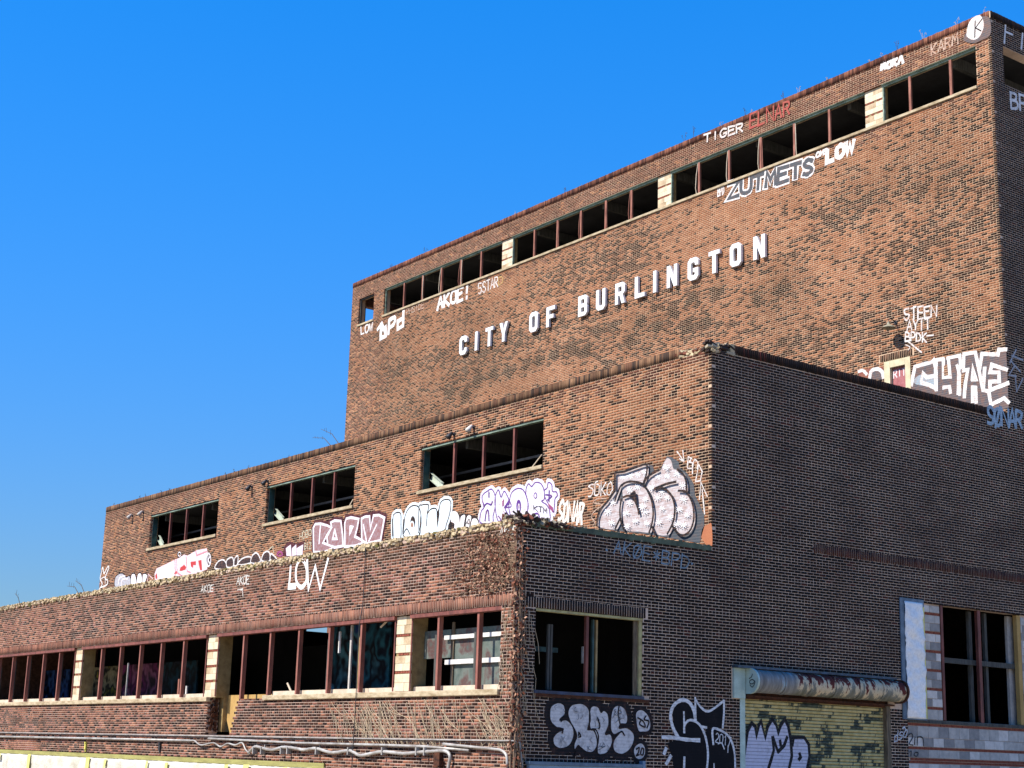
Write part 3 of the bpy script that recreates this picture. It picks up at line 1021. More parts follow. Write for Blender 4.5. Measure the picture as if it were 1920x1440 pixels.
# ------------------------------------------------------------------ east wall: window, shutter, block infill
M_YELLOW = mat_simple('peeling_yellow_paint', (0.46, 0.43, 0.20), scale=7, col2=(0.30, 0.24, 0.12))
M_NAVY = mat_simple('navy_painted_sill', (0.035, 0.05, 0.10), scale=5, col2=(0.02, 0.02, 0.03), rough=.5)
a, b, z0, z1 = E_WIN
w = part('window', 'east', [(a + .002, b - .002, z1 - .055, z1 - .004, -.01, -.14)], M_YELLOW, B, label='square two light window in the shaded wall near the corner')
part('jamb', 'east', [(b - .09, b - .003, z0 + .01, z1 - .06, -.02, -.06)], M_YELLOW, w)
part('jamb', 'east', [(b - .20, b - .095, z0 + .01, z1 - .06, -.07, -.10)], M_WOOD, w)
x = uz('east', 1101, 1220, -.05)[0]
part('mullion', 'east', [(x - .034, x + .034, z0 + .004, z1 - .06, -.05, -.062), (x - .012, x + .012, z0 + .004, z1 - .06, -.064, -.15)], M_RED, w)
for px, mt in ((1111, M_TEAL), (1117.5, M_TILEDARK), (1033, M_DARKWOOD), (1028, M_DARKWOOD)):
    x = uz('east', px, 1220, -.28)[0]
    part('back_post', 'east', [(x - .024, x + .024, z0 + .03, z1 - .1 - (.18 if px < 1040 else 0), -.26, -.32)], mt, w)
part('window_sill', 'east', [(a - .02, b + .02, z0 - .065, z0 - .003, .045, -.3)], M_NAVY, w)
part('sill_course', 'east', [(a - .02, b + .19, z0 - .128, z0 - .068, .02, -.2)], M_RUST, w)
part('inner_tube', 'east', [(21.62, 21.66, 2.02 + E_, 2.38 + E_, -1.2, -1.25)], M_WHITE, w)
part('inner_duct', 'east', [(19.9, 20.7, 2.18 + E_, 2.28 + E_, -.9, -1.0)], M_TEAL, w)

# roller shutter
RS = sub_empty('roller_shutter', B, label='peeling yellow roller shutter under a rusty barrel hood')
smt, snt, sb = new_mat('peeling_slat_paint')
sg_ = snt.nodes.new('ShaderNodeNewGeometry')
ss_ = snt.nodes.new('ShaderNodeSeparateXYZ')
snt.links.new(sg_.outputs['Position'], ss_.inputs[0])


def smath(op, a_, b_=0.0):
    n_ = N(snt, 'ShaderNodeMath', operation=op)
    snt.links.new(a_, n_.inputs[0])
    if hasattr(b_, 'links'):
        snt.links.new(b_, n_.inputs[1])
    else:
        n_.inputs[1].default_value = b_
    return n_.outputs[0]


srow = smath('DIVIDE', smath('SUBTRACT', ss_.outputs['Z'], .06), .0762)
sidx = smath('FLOOR', srow)
sfr = smath('FRACT', srow)
scb = snt.nodes.new('ShaderNodeCombineXYZ')
snt.links.new(smath('MULTIPLY', ss_.outputs['Y'], .95), scb.inputs['Y'])
snt.links.new(smath('MULTIPLY', sidx, .24), scb.inputs['Z'])
sn_ = noise(snt, 1.0, 7, scb.outputs[0], .68)
smask = ramp(snt, sn_, [(0.455, (0, 0, 0)), (0.475, (1, 1, 1))])
yel = ramp(snt, noise(snt, 6, 5, pos(snt)), [(0.3, (0.40, 0.33, 0.13)), (0.7, (0.58, 0.50, 0.25))])
drk = ramp(snt, noise(snt, 8, 5, pos(snt, (1, 1, 4))), [(0.38, (0.025, 0.033, 0.03)), (0.62, (0.10, 0.12, 0.085))])
scol = mix(snt, smask, drk, yel)
sgap = N(snt, 'ShaderNodeMapRange')
sgap.inputs['From Min'].default_value = .80; sgap.inputs['From Max'].default_value = .93
snt.links.new(sfr, sgap.inputs['Value'])
scol = mix(snt, sgap.outputs[0], scol, (.03, .03, .025))  # dark slat joints: grime plus the gaps' shade put into the colour
scol = mix(snt, .5, scol, ramp(snt, noise(snt, 45, 4, pos(snt)), [(0.3, (0.6, 0.6, 0.6)), (0.7, (1.2, 1.2, 1.2))]), 'MULTIPLY')
snt.links.new(scol, sb.inputs['Base Color'])
sb.inputs['Roughness'].default_value = .6
SLAT, c0, c1 = .0762, 25.36, 30.12
me = bpy.data.meshes.new('slat')
prof = [(.0, .0), (.012, .010), (.020, .024), (.024, .040), (.020, .056), (.010, .067), (-.004, .071), (-.004, .0755)]
vs = [(d, u, z) for u in (c0, c1) for d, z in prof]
n = len(prof)
me.from_pydata(vs, [], [(k, k + n, k + n + 1, k + 1) for k in range(n - 1)])
me.materials.append(smt)
me.polygons.foreach_set('use_smooth', [True] * (n - 1))
SZ0 = .06
for k in range(int((1.55 + E_ - SZ0) / SLAT)):
    o = link('slat', me, RS)
    o.location = (XE - .13, 0, SZ0 + k * SLAT)
M_MINTP = mat_simple('pale_mint_steel', (0.48, 0.60, 0.52), scale=4, col2=(0.36, 0.46, 0.40), rough=.5)
M_BLUEF = mat_simple('blue_grey_flashing', (0.055, 0.095, 0.14), scale=6, col2=(0.03, 0.04, 0.05), rough=.5)
part('guide_rail', 'east', [(25.19, 25.35, 0.0, 1.48 + E_, .012, -.16)], M_MINTP, RS, bevel=.006, label='pale mint left guide rail')
part('guide_rail', 'east', [(30.12, 30.26, 0.0, 1.46 + E_, .012, -.16)], M_WOOD, RS, bevel=.006, label='weathered right guide rail')
# hood barrel
hmt, hnt, hb = new_mat('peeling_hood_paint')
hp = pos(hnt, (1.6, 3.4, 1.5))
w1 = noise(hnt, 1.5, 9, hp, .68)
zmask = N(hnt, 'ShaderNodeSeparateXYZ')
hg = hnt.nodes.new('ShaderNodeNewGeometry')
hnt.links.new(hg.outputs['Position'], zmask.inputs[0])
mr = N(hnt, 'ShaderNodeMapRange')
mr.inputs['From Min'].default_value = 1.45 + E_; mr.inputs['From Max'].default_value = 2.1 + E_
mr.inputs['To Min'].default_value = .18; mr.inputs['To Max'].default_value = -.15
hnt.links.new(zmask.outputs['Z'], mr.inputs['Value'])
ad = N(hnt, 'ShaderNodeMath', operation='ADD')
hnt.links.new(w1, ad.inputs[0]); hnt.links.new(mr.outputs[0], ad.inputs[1])
hc = ramp(hnt, ad.outputs[0], [(0.30, (0.10, 0.025, 0.02)), (0.44, (0.12, 0.03, 0.025)), (0.45, (0.55, 0.45, 0.30)), (0.55, (0.50, 0.42, 0.28)), (0.56, (0.20, 0.20, 0.17)), (0.75, (0.13, 0.13, 0.09))])
mr2 = N(hnt, 'ShaderNodeMapRange')
mr2.inputs['From Min'].default_value = 26.55; mr2.inputs['From Max'].default_value = 26.75
hnt.links.new(zmask.outputs['Y'], mr2.inputs['Value'])
gry = ramp(hnt, noise(hnt, 3, 5, pos(hnt, (1, 4, 1))), [(0.35, (0.15, 0.15, 0.14)), (0.6, (0.25, 0.25, 0.24)), (0.72, (0.30, 0.42, 0.46))])
hc = mix(hnt, mr2.outputs[0], gry, hc)
hnt.links.new(hc, hb.inputs['Base Color'])
hb.inputs['Roughness'].default_value = .85
bump(hnt, hb, noise(hnt, 6, 6, pos(hnt, (1, 2.5, 1))), .012, .7)
HR, HZ, HD = .255, 1.81 + E_, .15
mb = MB()
HY1 = uz('east', 1694, 1293, .3)[0]
ys = np.linspace(25.42, HY1, 49)
for k in range(len(ys) - 1):
    ra = HR + (.008 if k % 8 == 0 else 0)
    for j in range(18):
        t0, t1 = -math.pi * .62 + j * math.pi * 1.24 / 18, -math.pi * .62 + (j + 1) * math.pi * 1.24 / 18
        q = [(XE + HD + math.cos(t) * ra, y, HZ + math.sin(t) * ra) for y, t in ((ys[k], t0), (ys[k + 1], t0), (ys[k + 1], t1), (ys[k], t1))]
        mb.face(q)
bmx = mb.build('barrel_hood', hmt, RS, smooth=True)
bmesh_ = bmesh.new(); bmesh_.from_mesh(bmx.data); bmesh.ops.remove_doubles(bmesh_, verts=bmesh_.verts, dist=.0005); bmesh_.to_mesh(bmx.data); bmesh_.free()
bmx.modifiers.new('thickness', 'SOLIDIFY').thickness = .004
mb = MB()
for y in (25.34, HY1 + .01):
    ring = [(XE + HD + math.cos(t) * (HR + .03), HZ + math.sin(t) * (HR + .03)) for t in np.linspace(-math.pi / 2, math.pi / 2, 15)] + [(XE + .005, HZ + HR + .03), (XE + .005, HZ - HR - .03)]
    A_ = [(x_, y, z_) for x_, z_ in ring]; B2 = [(x_, y + .06, z_) for x_, z_ in ring]
    if y == 25.34:
        mb2 = MB(); tgt = mb2
    else:
        mb3 = MB(); tgt = mb3
    tgt.face(A_); tgt.face(B2[::-1])
    for k in range(len(ring)):
        k2 = (k + 1) % len(ring)
        tgt.face([A_[k2], A_[k], B2[k], B2[k2]])
o = mb2.build('end_plate', M_MINTP, RS)
o['label'] = 'pale mint end plate of the barrel hood'
mb3.build('end_plate', M_RUST, RS)
part('flashing', 'east', [(24.95, 30.3, 2.085 + E_, 2.135 + E_, .20, -.02)], M_BLUEF, RS, label='blue grey flashing above the barrel')
part('hood_bracket', 'east', [(24.97, 25.32, 1.42 + E_, 2.083 + E_, .05, -.02)], M_MINTP, RS)
part('lintel', 'east', [(24.94, 30.89, 1.42 + E_, 2.08 + E_, -.03, -.2)], M_RUST, RS)
part('hood_underside', 'east', [(25.36, HY1 - .05, 1.46 + E_, 1.50 + E_, .06, -.028)], M_RUST, RS)

# block infill and big window
INF = wall_panel('block_infill', 'east', 30.905, 36.29, .0, 4.065 + E_, [(32.30, 35.62, 1.19 + E_, 4.2 + E_)], .22, M_MORTAR_GREY, B, ins=.05)
INF['label'] = 'grey concrete block infill around the tall window opening'


def blocks(u0, u1, z0, z1, odd):
    L = .40
    off = .2 if odd else 0
    i = math.floor((u0 - 30.9 - off) / L)
    while True:
        a = max(30.9 + off + i * L, u0); b = min(30.9 + off + (i + 1) * L, u1)
        i += 1
        if a >= u1 - .01:
            break
        if b - a < .04:
            continue
        part('concrete_block', 'east', [(a + .005, b - .005, z0 + .005, z1 - .005, -.035 + rng.uniform(-.004, .006), -.12)],
             (M_CMU, M_CMU, M_CMU2, M_CMU3)[int(rng.integers(0, 4))], INF, bevel=.004)


def ties(u0, u1, z0, courses=1):
    for c in range(courses):
        zz_ = z0 + c * COURSE
        a = u0 + (.1 if c % 2 else 0)
        while a < u1 - .03:
            b = min(a + STRETCH, u1)
            part('tie_brick', 'east', [(a + .005, b - .005, zz_ + .005, zz_ + COURSE - .006, -.034 + rng.uniform(-.004, .004), -.12)], M_REDBRICK, INF)
            a = b


z = 1.19 + E_
lv = [uz('east', 1750, 1100 + .357143 * y)[1] for y in (638, 538, 439, 340, 241, 143)]
prev = 1.20 + E_
odd = 0
for t in lv + [4.06 + E_]:
    top = t - COURSE / 2
    nrow = max(1, round((top - prev) / .2))
    for k in range(nrow):
        blocks(31.62, 32.29, prev + (top - prev) * k / nrow, prev + (top - prev) * (k + 1) / nrow, odd); odd ^= 1
    if t != 4.06 + E_:
        ties(31.62, 32.29, top)
    prev = top + COURSE
blocks(35.63, 36.0, 1.2 + E_, 1.4 + E_, 0)
prev = 1.2 + E_
for k in range(14):
    blocks(35.63, 35.86, 1.2 + E_ + .2 * k, 1.4 + E_ + .2 * k, k % 2)
# below the opening
zb1 = 1.10 + E_
ties(30.91, 36.28, zb1 - COURSE, 1)
yb = [uz('east', 1710, 1100 + .357143 * y)[1] for y in (742, 838, 860, 897, 922)]
nz = (yb[0] - yb[1]) / 2
blocks(30.91, 36.28, yb[1] + nz, zb1 - COURSE - .002, 0)
blocks(30.91, 36.28, yb[1], yb[1] + nz, 1)
ties(30.91, 36.28, yb[1] - COURSE, 1)
blocks(30.91, 36.28, yb[3], yb[1] - COURSE, 0)
ties(30.91, 36.28, yb[3] - 2 * COURSE, 2)
zt = yb[3] - 2 * COURSE
for k in range(5):
    blocks(30.91, 36.28, zt - .2 * (k + 1), zt - .2 * k, k % 2)
w = part('window', 'east', [(32.31, 32.40, 1.20 + E_, 4.06 + E_, -.02, -.16)], M_RED, B, label='tall bare window opening with a steel cross in the block infill')
x = uz('east', 1838, 1260, -.05)[0]
part('mullion', 'east', [(x - .06, x + .06, 1.12 + E_, 4.05 + E_, -.03, -.045), (x - .015, x + .015, 1.12 + E_, 4.05 + E_, -.046, -.15)], M_RED, w)
zc = uz('east', 1835, 1243, -.15)[1]
part('transom', 'east', [(32.41, 35.6, zc - .07, zc + .06, -.16, -.24)], M_DARKWOOD, w)
for px, mt, wd in ((1819, M_DARKWOOD, .06), (1848, M_DARKWOOD, .05), (1894, M_CMU, .12)):
    xx = uz('east', px, 1240, -.30)[0]
    part('back_post', 'east', [(xx - wd, xx + wd, 1.2 + E_, 4.03 + E_, -.26, -.34)], mt, w)
part('jamb', 'east', [(35.46, 35.61, 1.2 + E_, 4.05 + E_, -.03, -.15)], M_PLY, w, label='raw timber right jamb')
part('sill_ledge', 'east', [(30.92, 36.28, 1.105 + E_, 1.185 + E_, -.01, -.2)], M_DARKWOOD, w)

# ------------------------------------------------------------------ upper door
D = sub_empty('door', B, label='pink tagged door in a cream frame behind the middle parapet')
part('door_frame', 'up', [(-29.78, -29.56, 9.3 + E_, 11.79 + E_, .01, -.12), (-28.99, -28.80, 9.3 + E_, 11.79 + E_, .01, -.12), (-29.555, -28.995, 11.58 + E_, 11.79 + E_, .01, -.12)], mat_simple('cream_door_frame', (.62, .55, .36), scale=4, col2=(.5, .43, .27)), D)
part('door_leaf', 'up', [(-29.55, -29.0, 9.3 + E_, 11.57 + E_, -.10, -.15)], mat_simple('pink_sprayed_door', (.40, .16, .16), scale=9, col2=(.30, .10, .10)), D)

# ------------------------------------------------------------------ parapet tops
M_BED = [mat_simple('pale_mortar_bed', (.56, .45, .28), scale=8, col2=(.36, .27, .15)), mat_simple('grey_mortar_lump', (.40, .34, .24), scale=8), mat_simple('brown_dirt_lump', (.20, .13, .07), scale=8), mat_simple('moss_lump', (.17, .15, .05), scale=8)]
mb = MB()
mb.box((XW, YL + .012, ZL - .128), (XE - .35, YL + .34, ZL - .05), M_BED[0])
for k in range(3000):
    x = random.uniform(XW, XE - .15)
    dz = random.random() ** 1.6
    y = YL + random.uniform(-.02, .05) if random.random() < .72 else YL + random.uniform(.0, .34)
    rr = random.uniform(.018, .055)
    mt = M_BED[0] if random.random() < .7 else M_BED[random.choice((1, 1, 2, 2, 3))]
    if dz > .75 and random.random() < .7:
        mt = M_BED[2]
    mb.chunk((x, y, ZL - .005 - dz * .15), (rr * 1.5, min(rr, .04), rr * .75), mt)
o = mb.build('mortar_bed', None, walls['low'])
o['kind'] = 'stuff'
# mossy cap on the lower east parapet
M_MOSS = mat_simple('mossy_cement_cap', (.12, .15, .10), scale=3, col2=(.06, .075, .055))
mb = MB()
mb.box((XE - .34, YL + .3, ZL - .13), (XE + .012, YM - .01, ZL - .015), M_MOSS)
for k in range(260):
    mb.chunk((XE + random.uniform(-.2, .012), random.uniform(YL + .2, YM - .05), ZL - random.choice((.13, .02)) + random.uniform(-.02, .02)), (.02, random.uniform(.02, .07), .018), random.choice((M_MOSS, M_MOSS, M_BED[1])))
o = mb.build('parapet_cap', None, walls['east'])
o['label'] = 'mossy grey cap along the lower shaded parapet'
# dark broken shards heaped at the lower corner
M_SHARD = mat_simple('charred_shard', (.05, .035, .03), scale=9)
M_SHARDR = mat_simple('broken_red_brick', (.20, .07, .045), scale=9)
mb = MB()
for k in range(150):
    t = random.random()
    x = XE - .75 + t * .75 if random.random() < .6 else XE - .02
    y = YL + .06 + random.random() * .1 if x < XE - .1 else YL + random.random() * 1.3
    mtx = Matrix.Translation((x, y, ZL - .08 + random.random() * .16 * math.exp(-((y - YL) * 1.1) ** 2))) @ Matrix.Rotation(random.uniform(-1.2, 1.2), 4, 'X') @ Matrix.Rotation(random.uniform(-1.2, 1.2), 4, 'Z') @ Matrix.Rotation(random.uniform(-.6, .6), 4, 'Y')
    q = random.choice(((.12, .04, .02), (.10, .05, .03), (.16, .03, .012), (.06, .04, .03)))
    mb.box([-v / 1 for v in q], q, random.choice((M_SHARD, M_SHARD, M_SHARD, M_SHARDR, M_BED[1])), mtx)
o = mb.build('broken_coping', None, walls['low'])
o['kind'] = 'stuff'
# broken corner of the middle parapet
mb = MB()
mb.box((-26.6, YM + .015, ZM - .25), (XE - .02, YM + .33, ZM - .20), M_BED[1])
mb.box((XE - .33, YM + .34, ZM - .25), (XE - .02, YM + .74, ZM - .20), M_SHARD)
for k in range(200):
    x = random.uniform(-26.75, XE - .02)
    zt = ZM - .23 + random.random() * .17 * max(.3, (-(x) - 25.3) / 1.4)
    mtx = Matrix.Translation((x, YM + .02 + random.random() * .25, zt)) @ Matrix.Rotation(random.uniform(-.7, .7), 4, 'X') @ Matrix.Rotation(random.uniform(-.7, .7), 4, 'Z') @ Matrix.Rotation(random.uniform(-.4, .4), 4, 'Y')
    q = random.choice(((.10, .05, .028), (.06, .05, .03), (.12, .03, .02)))
    mb.box([-v for v in q], q, random.choice((M_BED[0], M_BED[0], M_SHARDR, M_SHARDR, M_BED[1])), mtx)
for k in range(70):
    y = YM + random.random() * .75
    mtx = Matrix.Translation((XE - .03 - random.random() * .2, y, ZM - .24 + random.random() * .2)) @ Matrix.Rotation(random.uniform(-.5, .5), 4, 'X') @ Matrix.Rotation(random.uniform(-.4, .4), 4, 'Y')
    mb.box((-.05, -.11, -.03), (.05, .11, .03), random.choice((M_SHARD, M_SHARD, M_BED[1])), mtx)
mb.box((XE - .3, YM + .60, ZM - .22), (XE + .01, YM + .73, ZM + .02), M_BED[0])
o = mb.build('broken_coping', None, walls['mid'])
o['kind'] = 'stuff'

# ------------------------------------------------------------------ spray paint
class Paint:
    def __init__(self, wall):
        self.wall, self.mb, self.off = wall, MB(), .004

    def pts(self, crop, pl):
        ox, oy, k = crop
        return [uz(self.wall, ox + x * k, oy + y * k) for x, y in pl]

    def fill_uz(self, loops, mt):
        self.off += .0006
        flat = [p for l in loops for p in l]
        try:
            tris = geometry.tessellate_polygon([[Vector((a, b, 0)) for a, b in l] for l in loops])
        except Exception:
            return
        for t in tris:
            q = [flat[i] for i in t]
            ar = (q[1][0] - q[0][0]) * (q[2][1] - q[0][1]) - (q[2][0] - q[0][0]) * (q[1][1] - q[0][1])
            if ar < 0:
                q = q[::-1]
            self.mb.face([P3(self.wall, a, b, self.off) for a, b in q], mt)

    def fill(self, crop, pl, mt, smooth=True, n=5):
        p = self.pts(crop, pl)
        self.fill_uz([catmull(p, True, n) if smooth else p], mt)

    def line_uz(self, p, wd, mt, smooth=True, closed=False, taper=False):
        if smooth and len(p) > 2:
            p = catmull(p, closed, 6)
        if closed:
            p = p + [p[0]]
        self.off += .0004
        v = [Vector(q) for q in p]
        v = [q for i, q in enumerate(v) if i == 0 or (q - v[i - 1]).length > 1e-4]
        if len(v) < 2:
            return
        d = (v[-1] - v[-2]).normalized() * wd * .3
        v[-1] = v[-1] + d
        v[0] = v[0] - (v[1] - v[0]).normalized() * wd * .3
        L, Rr = [], []
        for i, q in enumerate(v):
            a = (q - v[i - 1]).normalized() if i else (v[1] - q).normalized()
            b = (v[i + 1] - q).normalized() if i < len(v) - 1 else a
            t = a + b
            t = t.normalized() if t.length > .2 else b
            nrm = Vector((-t.y, t.x))
            s = min(1.8, 1 / max(.5, abs(nrm.dot(Vector((-b.y, b.x))))))
            hw = wd / 2 * s * (random.uniform(.86, 1.1))
            if taper and i in (0, len(v) - 1):
                hw *= .5
            L.append(q + nrm * hw); Rr.append(q - nrm * hw)
        o0 = self.off
        for i in range(len(v) - 1):
            oa, ob = o0 + .0003 * i / len(v), o0 + .0003 * (i + 1) / len(v)
            self.mb.face([P3(self.wall, *Rr[i], oa), P3(self.wall, *Rr[i + 1], ob), P3(self.wall, *L[i + 1], ob), P3(self.wall, *L[i], oa)], mt)

    def line(self, crop, pl, wd, mt, smooth=True, closed=False, taper=False):
        self.line_uz(self.pts(crop, pl), wd, mt, smooth, closed, taper)

    def text(self, s, bl, br, up, wd, mt, jitter=.05, gap=.25):
        n = len(s)
        cw = 1 / (n - (n and gap * 0) + gap * (n - 1))
        for i, ch in enumerate(s):
            t0 = i * (1 + gap) * cw
            for st in FONT.get(ch, []):
                q = []
                for x, y in st:
                    x += random.uniform(-jitter, jitter); y += random.uniform(-jitter, jitter)
                    t = t0 + x * cw
                    q.append(uz(self.wall, bl[0] + (br[0] - bl[0]) * t + up[0] * y, bl[1] + (br[1] - bl[1]) * t + up[1] * y))
                self.line_uz(q, wd, mt, smooth=(ch in CURVY and len(st) > 3))

    def build(self, label, parent=None, name='graffiti'):
        o = self.mb.build(name, None, parent or B)
        o['label'] = label
        return o


def ell(cx, cy, rx, ry, n=16, a0=0.0, a1=2 * math.pi):
    return [(cx + rx * math.cos(a0 + (a1 - a0) * i / n), cy + ry * math.sin(a0 + (a1 - a0) * i / n)) for i in range(n)]


O_ = [(.5, 1), (.1, .85), (0, .5), (.1, .12), (.5, 0), (.9, .15), (1, .5), (.9, .86), (.5, 1)]
FONT = {
    'A': [[(0, 0), (.5, 1), (1, 0)], [(.2, .38), (.85, .38)]], 'B': [[(0, 0), (0, 1)], [(0, 1), (.7, .95), (.8, .75), (.6, .55), (0, .52), (.8, .45), (.95, .22), (.7, .02), (0, 0)]],
    'C': [[(.95, .85), (.55, 1), (.1, .8), (0, .45), (.15, .1), (.55, 0), (.95, .12)]], 'D': [[(0, 0), (0, 1)], [(0, 1), (.6, .92), (.95, .55), (.7, .12), (0, 0)]],
    'E': [[(1, 1), (0, 1), (0, 0), (1, 0)], [(0, .52), (.8, .52)]], 'F': [[(1, 1), (0, 1), (0, 0)], [(0, .55), (.75, .55)]],
    'G': [[(.95, .85), (.5, 1), (.08, .75), (0, .4), (.2, .05), (.65, 0), (.95, .2), (.95, .45)], [(.95, .45), (.5, .45)]], 'H': [[(0, 0), (0, 1)], [(1, 0), (1, 1)], [(0, .5), (1, .5)]],
    'I': [[(.5, 0), (.5, 1)]], 'K': [[(0, 0), (0, 1)], [(.9, 1), (.05, .45), (.95, 0)]], 'L': [[(0, 1), (0, 0), (.9, 0)]], 'M': [[(0, 0), (.08, 1), (.5, .35), (.92, 1), (1, 0)]],
    'N': [[(0, 0), (0, 1), (1, 0), (1, 1)]], 'O': [O_], 'P': [[(0, 0), (0, 1)], [(0, 1), (.75, .95), (.9, .72), (.65, .5), (0, .45)]], 'R': [[(0, 0), (0, 1)], [(0, 1), (.75, .95), (.88, .72), (.6, .5), (0, .48)], [(.4, .48), (.95, 0)]],
    'S': [[(.92, .86), (.5, 1), (.1, .8), (.3, .55), (.8, .42), (.9, .16), (.5, 0), (.05, .12)]], 'T': [[(0, 1), (1, 1)], [(.5, 1), (.5, 0)]], 'U': [[(0, 1), (.05, .2), (.5, 0), (.95, .2), (1, 1)]],
    'V': [[(0, 1), (.5, 0), (1, 1)]], 'W': [[(0, 1), (.25, 0), (.5, .8), (.75, 0), (1, 1)]], 'Y': [[(0, 1), (.5, .5), (1, 1)], [(.5, .5), (.5, 0)]], 'Z': [[(0, 1), (1, 1), (0, 0), (1, 0)]],
    '2': [[(.05, .8), (.45, 1), (.9, .8), (.75, .5), (0, 0), (1, 0)]], '0': [O_], '1': [[(.3, .8), (.55, 1), (.55, 0)]], '5': [[(.9, 1), (.1, 1), (.05, .55), (.6, .6), (.95, .3), (.6, 0), (.05, .08)]], '7': [[(0, 1), (1, 1), (.4, 0)]],
    'Q': [O_, [(.15, -.1), (.85, 1.1)]], '!': [[(.5, 1), (.5, .35)], [(.5, .1), (.5, .02)]], '*': [[(.5, .15), (.5, .85)], [(.15, .3), (.85, .7)], [(.15, .7), (.85, .3)]], '.': [[(.4, .02), (.55, .02)]],
    'm': [[(0, 0), (.1, .7), (.35, .75), (.45, .1)], [(.45, .6), (.75, .75), (.95, 0)]], 'o': [[(.5, .75), (.08, .55), (.05, .2), (.5, 0), (.92, .2), (.9, .6), (.5, .75)]], 'k': [[(0, 0), (.05, 1)], [(.85, .7), (.1, .35), (.95, 0)]],
    'a': [[(.85, .65), (.45, .75), (.05, .45), (.2, .05), (.6, .05), (.9, .4)], [(.9, .75), (.95, 0)]], 'b': [[(.05, 1.1), (.05, 0), (.8, 0), (.8, .6), (.05, .6)]], 'd': [[(.9, 1.1), (.9, 0), (.1, 0), (.1, .55), (.9, .55)]],
    'p': [[(.05, -.3), (.05, .75), (.8, .75), (.8, .15), (.05, .15)]], 's': [[(.9, .7), (.3, .75), (.1, .5), (.85, .3), (.7, .02), (.05, .05)]], 'n': [[(.1, 0), (.1, .7)], [(.1, .5), (.6, .75), (.9, .5), (.9, 0)]],
}
CURVY = set('BCDGOPRSU0256Qmoaksn')
A1, A2, A3, A4, A5, A8 = (1660, 0, .135417), (1400, 140, .145833), (1200, 230, .145833), (920, 320, .177083), (630, 450, .177083), (1600, 560, .166667)
B1, B2, B3, B4, B5, B6, B7, B8 = (170, 880, .166667), (440, 840, .145833), (760, 770, .15625), (280, 980, .145833), (520, 920, .145833), (1080, 820, .145833), (860, 880, .125), (700, 900, .114583)
C5, C6, C8 = (980, 1110, .346667), (1220, 1230, .220646), (1660, 1100, .357143)
D3, D5 = (940, 1040, .28125), (780, 760, .322917)

U_TAN, U_DK, U_BK = (.30, .14, .08), (.12, .05, .035), (.03, .024, .026)
WHT = mat_paint((.74, .73, .70), U_TAN, .86, .38)
WHT2 = mat_paint((.70, .68, .64), U_TAN, .80, .35)
THIN = mat_paint((.62, .52, .42), U_TAN, .62, .35)
WHTD = mat_paint((.72, .72, .72), U_BK, .88, .4, jcol=(.30, .29, .29))
PBLUE = mat_paint((.22, .31, .38), U_BK, .80, .35, jcol=(.24, .25, .27))
SILVD = mat_paint((.56, .55, .55), U_BK, .88, .3, jcol=(.30, .30, .31))
BLK = mat_paint((.012, .012, .014), U_DK, .95, .15)
BLKT = mat_paint((.012, .012, .014), U_TAN, .95, .15)
GREYT = mat_paint((.085, .085, .095), (.22, .10, .06), .80, .3, jcol=(.34, .24, .18))
DGREY = mat_paint((.065, .075, .085), (.2, .1, .06), .90, .3, jcol=(.20, .18, .17))
REDT = mat_paint((.36, .05, .05), U_TAN, .78, .3)

# upper tier
p = Paint('up'); p.text('mokA', (1652, 132), (1693, 117), (1, -17), .11, WHT); p.build('white tag reading moka above the upper windows')
p = Paint('up'); p.text('KARM', (1746, 104), (1796, 82), (0, -20), .055, THIN); p.build('thin faded tag reading KARM near the top corner')
p = Paint('up'); p.off = .021; p.text('TIGER', (1321, 268), (1394, 246), (0, -15), .07, WHT2); p.build('white tag reading TIGER on the upper parapet')
p = Paint('up'); p.off = .021; p.text('ELNAR', (1407, 241), (1482, 214), (0, -26), .075, REDT); p.build('red tag reading ELNAR on the upper parapet')
p = Paint('up'); p.text('LOW', (1550, 304), (1600, 284), (1, -21), .17, WHT); p.text('OMS', (1531, 296), (1551, 287), (0, -9), .07, WHT); p.build('thick white tag reading LOW under the upper strip window')
p = Paint('up')
for q in ((uz('up', 1345, 358), uz('up', 1357, 352)),):
    p.text('BPD', (1346, 368), (1358, 364), (0, -16), .05, WHT2)
p.text('ZUTMETS', (1366, 372), (1524, 324), (1, -27), .27, WHT, .03)
p.text('ZUTMETS', (1366, 372), (1524, 324), (1, -27), .15, DGREY, .03)
p.build('grey block letters with white outline under the upper strip window')
p = Paint('up'); p.text('AKOE!', (820, 581), (880, 557), (1, -25), .15, WHT); p.build('thick white block tag reading AKOE')
p = Paint('up'); p.text('5STAR', (897, 552), (934, 537), (0, -19), .06, WHT2); p.text('D', (935, 535), (944, 531), (0, -14), .06, mat_paint((.5, .36, .12), U_TAN, .7, .3)); p.build('thin white tag reading 5STAR')
p = Paint('up'); p.text('bPd', (713, 635), (757, 611), (1, -26), .20, WHT); p.line_uz([uz('up', 708, 618), uz('up', 716, 606), uz('up', 722, 622)], .16, WHT, False); p.build('blocky white tag reading bPd near the west corner')
p = Paint('up'); p.text('LOW', (677, 627), (699, 619), (0, -14), .085, WHT); p.build('small white tag reading LOW below the corner window')
p = Paint('up'); p.text('PHSIDE', (762, 591), (795, 577), (0, -11), .04, THIN); p.build('faint thin tag beside the block tag')
p = Paint('up')
p.fill(A1, [(1090, 560), (1130, 440), (1200, 300), (1350, 230), (1450, 260), (1460, 480), (1330, 560), (1220, 600)], GREYT)
p.fill(A1, [(1130, 480), (1160, 330), (1230, 240), (1310, 215), (1350, 260), (1370, 340), (1350, 430), (1300, 520), (1220, 555), (1150, 520)], WHT)
p.line(A1, [(1250, 290), (1245, 520)], .045, BLKT, False); p.line(A1, [(1345, 265), (1255, 390), (1330, 430)], .04, BLKT, False)
p.off = .03
p.mb.v = [(x, y - .016, z) for x, y, z in p.mb.v]
